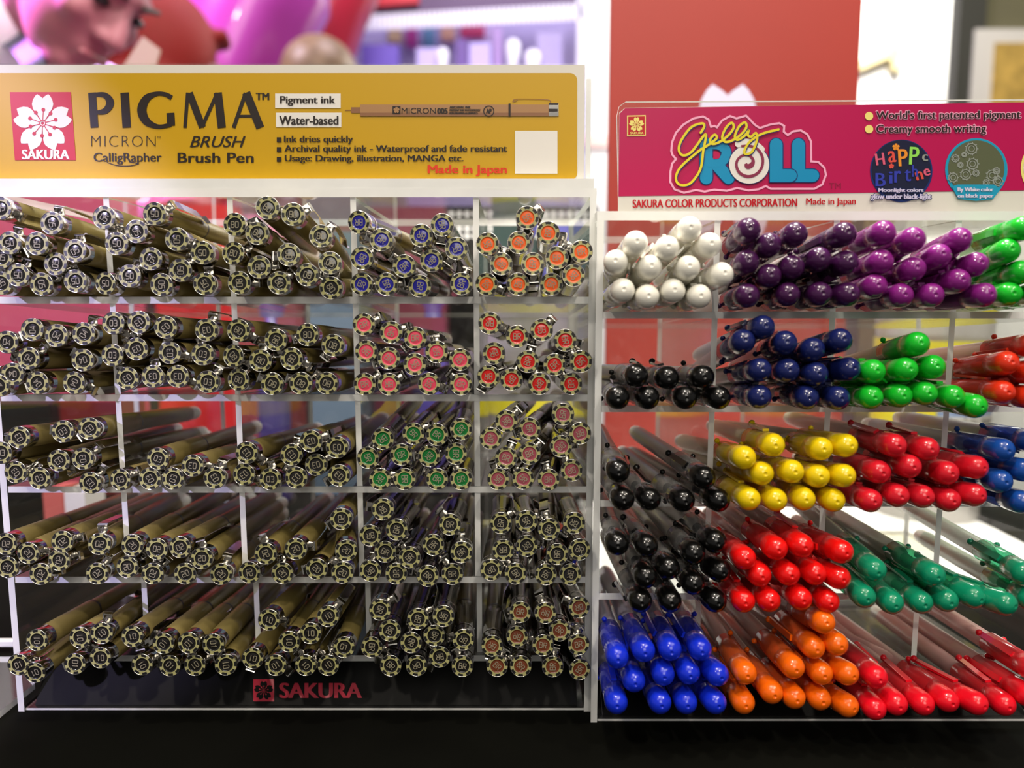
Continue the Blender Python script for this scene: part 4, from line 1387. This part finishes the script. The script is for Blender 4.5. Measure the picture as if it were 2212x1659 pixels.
for nm, x0, y0, x1, c in (('violet', 780, 96, 860, (106, 84, 176)), ('pale lilac', 900, 104, 950, (196, 184, 226)), ('deep purple', 985, 84, 1010, (92, 62, 130)), ('soft lilac', 1014, 92, 1060, (178, 164, 214)), ('dusty purple', 1066, 60, 1084, (150, 120, 170)), ('greyish lilac', 1160, 70, 1215, (160, 148, 186))):
    a, c_ = at(x0, y0, BOY), at(x1, y0, BOY)
    b = MB(); b.box((a.x, BOY, zc + 0.001), (c_.x, BOY + 0.06, a.z))
    put('carton', b, mat('ct_' + nm, lin(c), 0.5).name, None, nm + ' carton on the counter of the lavender booth', 'box', 'cartons on the booth counter')
for px, py, w_, nm in ((956, 118, 13, 'round cream'), (1108, 102, 15, 'tall white'), (1150, 126, 16, 'low white')):
    p = at(px, py, BOY - 0.03); r = w_ / F * 3.2
    h = p.z - zc - 0.001
    b = MB(); b.lathe([(r * 0.6, 0), (r * 0.7, h * 0.4), (r, h), (r * 0.9, h + r * 0.6), (r * 0.4, h + r)], 16, close0=True, close1=True, c=(p.x, BOY - 0.03, zc + 0.001))
    put('lamp', b, 'booth_white', None, nm + ' lamp standing on the booth counter', 'lamp')

# inflatable tubes leaning across the hall


def tube(name, pts, Y, r, m, label):
    c = [at(x, y, Y) for x, y in pts]
    d = (c[1] - c[0]).normalized()
    lo = c[0] + d * ((r * 0.9 - c[0].z) / d.z)
    path = [c[1], c[0], lo]
    b = MB()
    n = 28
    ax = d
    u = ax.cross(Vector((0, 1, 0))).normalized(); v = ax.cross(u)
    L = (c[1] - lo).length
    rings = 26
    for i in range(rings):
        t = i / (rings - 1)
        cc = c[1].lerp(lo, t)
        e = 1.0 if 0.04 < t < 0.96 else (0.35 if t in (0.0, 1.0) else 0.85)
        rr = r * e * (1 - 0.04 * (i % 2))
        for j in range(n):
            a = 2 * math.pi * j / n
            b.v.append(cc + u * rr * math.cos(a) + v * rr * math.sin(a))
    for i in range(rings - 1):
        for j in range(n):
            k_ = (j + 1) % n
            b.f.append((i * n + j, i * n + k_, (i + 1) * n + k_, (i + 1) * n + j)); b.m.append(0); b.sm.append(True)
    b.f.append(tuple(range(n))); b.m.append(0); b.sm.append(False)
    b.f.append(tuple(range((rings - 1) * n, rings * n))); b.m.append(0); b.sm.append(False)
    return put(name, b, m, None, label, 'inflatable')


mat('inflate_magenta', lin((156, 52, 140)), 0.22, coat=0.5)
mat('inflate_red', lin((150, 28, 46)), 0.3, coat=0.3)
tube('inflatable_tube', [(455, 260), (625, -160)], 2.1, 0.20, 'inflate_magenta', 'glossy magenta inflatable tube leaning in the hall behind the yellow sign')
tube('inflatable_tube', [(610, 260), (780, -160)], 2.58, 0.15, 'inflate_red', 'red inflatable tube leaning beside the glossy magenta one')

# right end of the hall: partition with a framed picture, hook on the white wall
mat('partition_olive', lin((112, 108, 78)), 0.7, noise=0.1, nscale=4)
mat('post_dark', lin((66, 66, 56)), 0.6)
mat('picture_mat', lin((232, 228, 214)), 0.6)
mat('picture_gold', lin((204, 168, 82)), 0.5, noise=0.35, nscale=18)
mat('hook_wood', lin((186, 172, 128)), 0.6)
pt = empty('partition', (at(2250, 100, 2.5).x, 2.5, 0), 'olive brown partition with a dark post at the end of the white wall', 'partition')
put('panel', far_box(2122, -160, 2420, 140, 2.52, 0.03, 0.0), 'partition_olive', pt)
put('post', far_box(2086, -160, 2124, 140, 2.5, 0.06, 0.0), 'post_dark', pt)
pf = empty('framed_picture', (at(2200, 150, 2.5).x, 2.505, at(2200, 300, 2.5).z), 'gold picture in a wide pale mat hanging on the olive partition', 'picture')
put('picture_mount', far_box(2108, 62, 2330, 330, 2.49, 0.028), 'picture_mat', pf)
put('picture_print', far_box(2150, 92, 2300, 300, 2.484, 0.005), 'picture_gold', pf)
b = MB()
hk = [(1858, 145, 14), (1880, 130, 22), (1905, 116, 28), (1930, 108, 34), (1941, 118, 34), (1939, 136, 24), (1936, 152, 12)]
hc = smooth_curve(hk, 4)
for f in ribbon2d(hc, 0):
    q = [at(x, y, 3.94) for x, y in f]
    b.hexa(q, [v + Vector((0, 0.06, 0)) for v in q])
put('wall_hook', b, 'hook_wood', None, 'bent wooden hook on the white wall beside the red board', 'hook')
put('trim_1', far_box(1180, 290, 1420, 318, 3.985, 0.015), mat('trim_pink', lin((246, 214, 204)), 0.7).name, kind='structure')

# ------------------------------------------------------------------ people beyond the table
mat('skin', lin((160, 98, 110)), 0.55, sub=0.1)  # even tone, made pinker to carry the magenta light's cast
mat('hair_dark', lin((58, 40, 36)), 0.5)
mat('hair_blond', lin((112, 88, 60)), 0.5, noise=0.3, nscale=40)
mat('shirt_white', lin((232, 228, 238)), 0.8)
mat('strap_grey', lin((84, 86, 106)), 0.7)
mat('trouser_dark', lin((38, 38, 48)), 0.8)
mat('coat_red', lin((136, 22, 12)), 0.7)
mat('top_grey', lin((120, 116, 124)), 0.8)
mat('eye_dark', (0.01, 0.01, 0.01), 0.2)
mat('lip', lin((142, 76, 88)), 0.45)
mat('paper_cream', lin((152, 140, 116)), 0.6)


def ball(b, c, rx, ry, rz, R=None, n=14):
    R = R or Matrix.Identity(3)
    base = len(b.v)
    rows = n
    for i in range(rows + 1):
        th = math.pi * i / rows
        for j in range(2 * n):
            ph = math.pi * j / n
            b.v.append(Vector(c) + R @ Vector((rx * math.sin(th) * math.cos(ph), ry * math.sin(th) * math.sin(ph), rz * math.cos(th))))
    m = 2 * n
    for i in range(rows):
        for j in range(m):
            k_ = (j + 1) % m
            b.f.append((base + i * m + j, base + i * m + k_, base + (i + 1) * m + k_, base + (i + 1) * m + j)); b.m.append(0); b.sm.append(True)


def limb(b, pts):
    """round limb through (point, radius): rounded cones between the joints"""
    for (p, r), (q, s) in zip(pts, pts[1:]):
        p, q = Vector(p), Vector(q)
        n = max(2, int((q - p).length / (0.35 * min(r, s))))
        ax = (q - p).normalized()
        u = ax.orthogonal().normalized(); v = ax.cross(u)
        rings = [(-0.8, r * 0.6), (-0.45, r * 0.9)] if False else []
        base = len(b.v)
        prof = [(p - ax * r, 0.001), (p - ax * r * 0.87, r * 0.5), (p - ax * r * 0.5, r * 0.87)] + [(p.lerp(q, t / 6), r + (s - r) * t / 6) for t in range(7)] + [(q + ax * s * 0.5, s * 0.87), (q + ax * s * 0.87, s * 0.5), (q + ax * s, 0.001)]
        N = 14
        for c, rr in prof:
            for j in range(N):
                a = 2 * math.pi * j / N
                b.v.append(c + u * rr * math.cos(a) + v * rr * math.sin(a))
        for i in range(len(prof) - 1):
            for j in range(N):
                k_ = (j + 1) % N
                b.f.append((base + i * N + j, base + i * N + k_, base + (i + 1) * N + k_, base + (i + 1) * N + j)); b.m.append(0); b.sm.append(True)


def fused(name, b, m, parent, voxel, smooth=6):
    o = put(name, b, m, parent)
    r = o.modifiers.new('fuse', 'REMESH')
    r.mode = 'VOXEL'; r.voxel_size = voxel; r.use_smooth_shade = True
    s = o.modifiers.new('even', 'SMOOTH')
    s.factor = 0.5; s.iterations = smooth
    return o


def frame(fwd, up):
    f = Vector(fwd).normalized(); u = Vector(up); u = (u - f * u.dot(f)).normalized()
    return Matrix((f.cross(u), f, u)).transposed()      # columns: right, forward, up


def head(b, c, R, s=1.0):
    """skull, jaw and features round the centre between the ears"""
    P = lambda x, y, z: Vector(c) + R @ (Vector((x, y, z)) * s)
    ball(b, P(0, -0.012, 0.035), 0.075 * s, 0.095 * s, 0.088 * s, R)
    ball(b, P(0, 0.028, -0.02), 0.066 * s, 0.068 * s, 0.095 * s, R)
    ball(b, P(0, 0.062, -0.088), 0.034 * s, 0.030 * s, 0.026 * s, R)         # chin
    ball(b, P(0, 0.078, 0.036), 0.050 * s, 0.018 * s, 0.014 * s, R)          # brow
    limb(b, [(P(0, 0.090, 0.020), 0.010 * s), (P(0, 0.114, -0.022), 0.014 * s)])  # nose
    for sx in (-1, 1):
        ball(b, P(sx * 0.014, 0.102, -0.026), 0.009 * s, 0.011 * s, 0.008 * s, R)
        ball(b, P(sx * 0.040, 0.066, -0.018), 0.024 * s, 0.022 * s, 0.022 * s, R)   # cheek
        ball(b, P(sx * 0.077, -0.006, -0.004), 0.010 * s, 0.020 * s, 0.032 * s, R)  # ear
    limb(b, [(P(-0.020, 0.090, -0.056), 0.007 * s), (P(0.020, 0.090, -0.056), 0.007 * s)])
    limb(b, [(P(-0.016, 0.088, -0.066), 0.008 * s), (P(0.016, 0.088, -0.066), 0.008 * s)])
    return P


def hand(b, wrist, R, curl, side, s=1.0):
    """palm with four unequal fingers and a thumb; R: columns across, along, out of the back of the hand"""
    P = lambda x, y, z: Vector(wrist) + R @ (Vector((x, y, z)) * s)
    for k_ in range(4):
        limb(b, [(P(-0.027 + 0.018 * k_, 0.012, 0), 0.013 * s), (P(-0.030 + 0.020 * k_, 0.085, 0), 0.0115 * s)])
        ln = (0.068, 0.078, 0.073, 0.056)[k_]
        x = -0.030 + 0.020 * k_
        y, z, ang = 0.085, 0.0, 0.0
        pts = [(P(x, y, z), 0.0092 * s)]
        for seg, fr in enumerate((0.45, 0.30, 0.25)):
            ang += curl * (0.8 + 0.1 * k_)
            y += ln * fr * math.cos(ang); z -= ln * fr * math.sin(ang)
            pts.append((P(x, y, z), (0.0086, 0.0080, 0.0072)[seg] * s))
        limb(b, pts)
    limb(b, [(P(-0.030 * side, 0.025, -0.004), 0.014 * s), (P(-0.052 * side, 0.055, -0.016), 0.0105 * s), (P(-0.050 * side, 0.083, -0.030), 0.0085 * s)])


# --- person leaning over the far side of the table, face turned down to the right
hc_ = at(176, -42, 0.80)
HR = frame((0.64, -0.30, -0.68), (0.64, -0.08, 0.70))
pa = empty('person', (hc_.x - 0.28, 1.05, 0), 'person in a white shirt leaning over the far edge of the table, looking down', 'person')
b = MB()
hP = head(b, hc_, HR)
neck0 = hP(0, -0.045, -0.05)
sho = at(18, 150, 0.93)
pel = Vector((hc_.x - 0.34, 1.10, 0.93))
limb(b, [(neck0, 0.056), (sho + Vector((0.06, -0.03, 0.0)), 0.062)])
ls, rs_ = sho + Vector((0.06, 0.17, -0.02)), sho + Vector((-0.06, -0.17, -0.04))
limb(b, [(sho, 0.085), (sho.lerp(pel, 0.5), 0.12), (pel, 0.125)])
limb(b, [(ls, 0.06), (rs_, 0.06)])
el_r, wr_r = Vector((hc_.x - 0.05, 0.78, 1.10)), Vector((hc_.x + 0.12, 0.68, 1.19))
el_l, wr_l = Vector((hc_.x + 0.06, 1.00, 1.10)), Vector((hc_.x + 0.20, 0.82, 1.17))
limb(b, [(rs_, 0.052), (el_r, 0.040), (wr_r, 0.027)])
limb(b, [(ls, 0.052), (el_l, 0.040), (wr_l, 0.027)])
hand(b, wr_r, frame((wr_r - el_r).normalized(), (0.1, -0.6, 0.6)), 0.45, 1)
hand(b, wr_l, frame((wr_l - el_l).normalized(), (0.1, -0.3, 0.9)), 0.45, -1)
for sx in (-1, 1):
    hip = pel + Vector((0.02 * sx, 0.09 * sx, -0.05))
    limb(b, [(hip, 0.085), (Vector((hip.x, hip.y + 0.01, 0.50)), 0.058), (Vector((hip.x - 0.02, hip.y + 0.02, 0.09)), 0.038)])
    limb(b, [(Vector((hip.x - 0.04, hip.y + 0.02, 0.042)), 0.04), (Vector((hip.x + 0.13, hip.y - 0.02, 0.034)), 0.03)])
fused('body', b, 'skin', pa, 0.006)
b = MB()
limb(b, [(sho + Vector((0.05, -0.02, 0.0)), 0.082), (sho, 0.105), (sho.lerp(pel, 0.5), 0.14), (pel, 0.145)])
limb(b, [(ls, 0.078), (rs_, 0.078)])
limb(b, [(rs_, 0.072), (rs_.lerp(el_r, 0.9), 0.056)])
limb(b, [(ls, 0.072), (ls.lerp(el_l, 0.9), 0.056)])
limb(b, [(sho + Vector((0.03, -0.02, 0.03)), 0.092), (neck0.lerp(sho, 0.5) + Vector((-0.025, -0.03, 0.0)), 0.078)])
fused('shirt', b, 'shirt_white', pa, 0.008)
b = MB()
limb(b, [(pel + Vector((0, 0, 0.02)), 0.148), (pel - Vector((0, 0, 0.06)), 0.15)])
for sx in (-1, 1):
    hip = pel + Vector((0.02 * sx, 0.09 * sx, -0.05))
    limb(b, [(hip, 0.098), (Vector((hip.x, hip.y + 0.01, 0.50)), 0.072), (Vector((hip.x - 0.02, hip.y + 0.02, 0.12)), 0.055)])
fused('trousers', b, 'trouser_dark', pa, 0.009)
b = MB()
ball(b, hP(0, -0.022, 0.050), 0.081, 0.098, 0.084, HR)
ball(b, hP(0, -0.055, 0.005), 0.074, 0.066, 0.080, HR)
ball(b, hP(0, 0.045, 0.098), 0.060, 0.045, 0.030, HR)
fused('hair', b, 'hair_dark', pa, 0.006)
for sx in (-1, 1):
    b = MB(); ball(b, hP(sx * 0.031, 0.084, 0.012), 0.013, 0.008, 0.007, HR, 8); put('eye', b, 'eye_dark', pa)
    b = MB(); limb(b, [(hP(sx * 0.016, 0.097, 0.036), 0.004), (hP(sx * 0.048, 0.085, 0.040), 0.004)]); put('eyebrow', b, 'hair_dark', pa)
b = MB(); limb(b, [(hP(-0.018, 0.097, -0.060), 0.006), (hP(0.018, 0.097, -0.060), 0.006)]); put('lips', b, 'lip', pa)
b = MB()
st = [rs_ + Vector((0.02, -0.06, 0.075)), rs_ + Vector((0.05, -0.10, 0.0)), rs_ + Vector((0.06, -0.06, -0.14)), pel + Vector((0.05, -0.17, 0.12))]
st = [sho + Vector((-0.14, -0.02, 0.09)), at(20, 84, 0.80), at(52, 104, 0.78), at(72, 140, 0.76), at(80, 230, 0.78)]
stc = smooth_curve([tuple(v) for v in st], 6)
for p_, q_ in zip(stc, stc[1:]):
    p_, q_ = Vector(p_), Vector(q_)
    w_ = Vector((0.012, 0.004, 0.010)); t_ = Vector((0, 0.006, 0))
    b.hexa([p_ - w_, q_ - w_, q_ + w_, p_ + w_], [p_ - w_ + t_, q_ - w_ + t_, q_ + w_ + t_, p_ + w_ + t_])
put('shoulder_strap', b, 'strap_grey', pa)
# cream card held up in that hand
b = MB()
q = [at(308, 78, 0.70), at(347, 108, 0.70), at(300, 260, 0.70), at(210, 230, 0.70)]
b.hexa(q, [v + Vector((0, 0.0015, 0)) for v in q])
put('paper_card', b, 'paper_cream', None, 'cream paper card held up by the leaning person in the white shirt', 'paper')

# --- person in a dark red hood, turned away


def standing(name_label, c, fwd, cloth, hairm, hood=False, height=1.62):
    root = empty('person', (c.x, c.y, 0), name_label, 'person')
    R = frame(fwd, (0, 0, 1))
    b = MB()
    hp = head(b, c, R)
    X_ = R.col[0]; Fw = R.col[1]
    sh = Vector((c.x, c.y, c.z - 0.22)) - Fw * 0.02
    pl = Vector((c.x, c.y, 0.92)) - Fw * 0.02
    limb(b, [(hp(0, -0.015, -0.05), 0.054), (sh, 0.06)])
    limb(b, [(sh - Vector((0, 0, 0.05)), 0.09), (sh.lerp(pl, 0.5), 0.11), (pl, 0.125)])
    limb(b, [(sh + X_ * 0.15, 0.055), (sh - X_ * 0.15, 0.055)])
    arms = []
    for s_ in (-1, 1):
        a0 = sh + X_ * 0.165 * s_ - Vector((0, 0, 0.02)); a1 = a0 + X_ * 0.04 * s_ - Vector((0, 0, 0.28)); a2 = a1 + Fw * 0.06 - Vector((0, 0, 0.24))
        limb(b, [(a0, 0.05), (a1, 0.038), (a2, 0.026)])
        hand(b, a2, frame((a2 - a1).normalized(), X_ * s_), 0.3, s_)
        arms.append((a0, a1, a2))
        h0 = pl + X_ * 0.09 * s_ - Vector((0, 0, 0.05))
        limb(b, [(h0, 0.085), (Vector((h0.x, h0.y, 0.5)), 0.058), (Vector((h0.x, h0.y, 0.09)), 0.038)])
        f0 = Vector((h0.x, h0.y, 0.042)) - Fw * 0.04
        limb(b, [(f0, 0.04), (f0 + Fw * 0.18 - Vector((0, 0, 0.01)), 0.03)])
    fused('body', b, 'skin', root, 0.007)
    b = MB()
    limb(b, [(sh - Vector((0, 0, 0.04)), 0.108), (sh.lerp(pl, 0.5), 0.132), (pl, 0.15)])
    limb(b, [(sh + X_ * 0.15, 0.072), (sh - X_ * 0.15, 0.072)])
    for a0, a1, a2 in arms:
        limb(b, [(a0, 0.066), (a1, 0.053), (a1.lerp(a2, 0.92), 0.042)])
    if hood:
        ball(b, hp(0, -0.02, 0.02), 0.105, 0.122, 0.128, R)
        ball(b, hp(0, -0.03, -0.08), 0.100, 0.105, 0.10, R)
        limb(b, [(hp(0, -0.02, -0.1), 0.10), (sh, 0.10)])
        limb(b, [(hp(-0.05, 0.10, 0.06), 0.016), (hp(0, 0.125, 0.055), 0.016), (hp(0.05, 0.10, 0.06), 0.016)])
    fused('hooded_coat' if hood else 'top', b, cloth, root, 0.009)
    b = MB()
    limb(b, [(pl + Vector((0, 0, 0.0)), 0.147), (pl - Vector((0, 0, 0.07)), 0.148)])
    for s_ in (-1, 1):
        h0 = pl + X_ * 0.09 * s_ - Vector((0, 0, 0.05))
        limb(b, [(h0, 0.098), (Vector((h0.x, h0.y, 0.5)), 0.072), (Vector((h0.x, h0.y, 0.12)), 0.054)])
    fused('trousers', b, 'trouser_dark', root, 0.01)
    for s_ in (-1, 1):
        b = MB(); ball(b, hp(s_ * 0.031, 0.086, 0.012), 0.012, 0.007, 0.006, R, 8); put('eye', b, 'eye_dark', root)
    if hairm:
        b = MB()
        ball(b, hp(0, -0.022, 0.030), 0.104, 0.112, 0.107, R)
        ball(b, hp(0, -0.060, -0.04), 0.102, 0.072, 0.12, R)
        for s_ in (-1, 1):
            limb(b, [(hp(s_ * 0.075, -0.02, 0.03), 0.034), (hp(s_ * 0.082, -0.03, -0.12), 0.03)])
        fused('hair', b, hairm, root, 0.007)
    return root


standing('person in a dark red hooded coat standing turned aside', at(366, 122, 1.50), (0.78, 0.62, -0.05), 'coat_red', None, hood=True)
standing('person with light brown hair seen from behind, in a grey top', at(697, 196, 1.86), (0.15, 1.0, -0.05), 'top_grey', 'hair_blond')
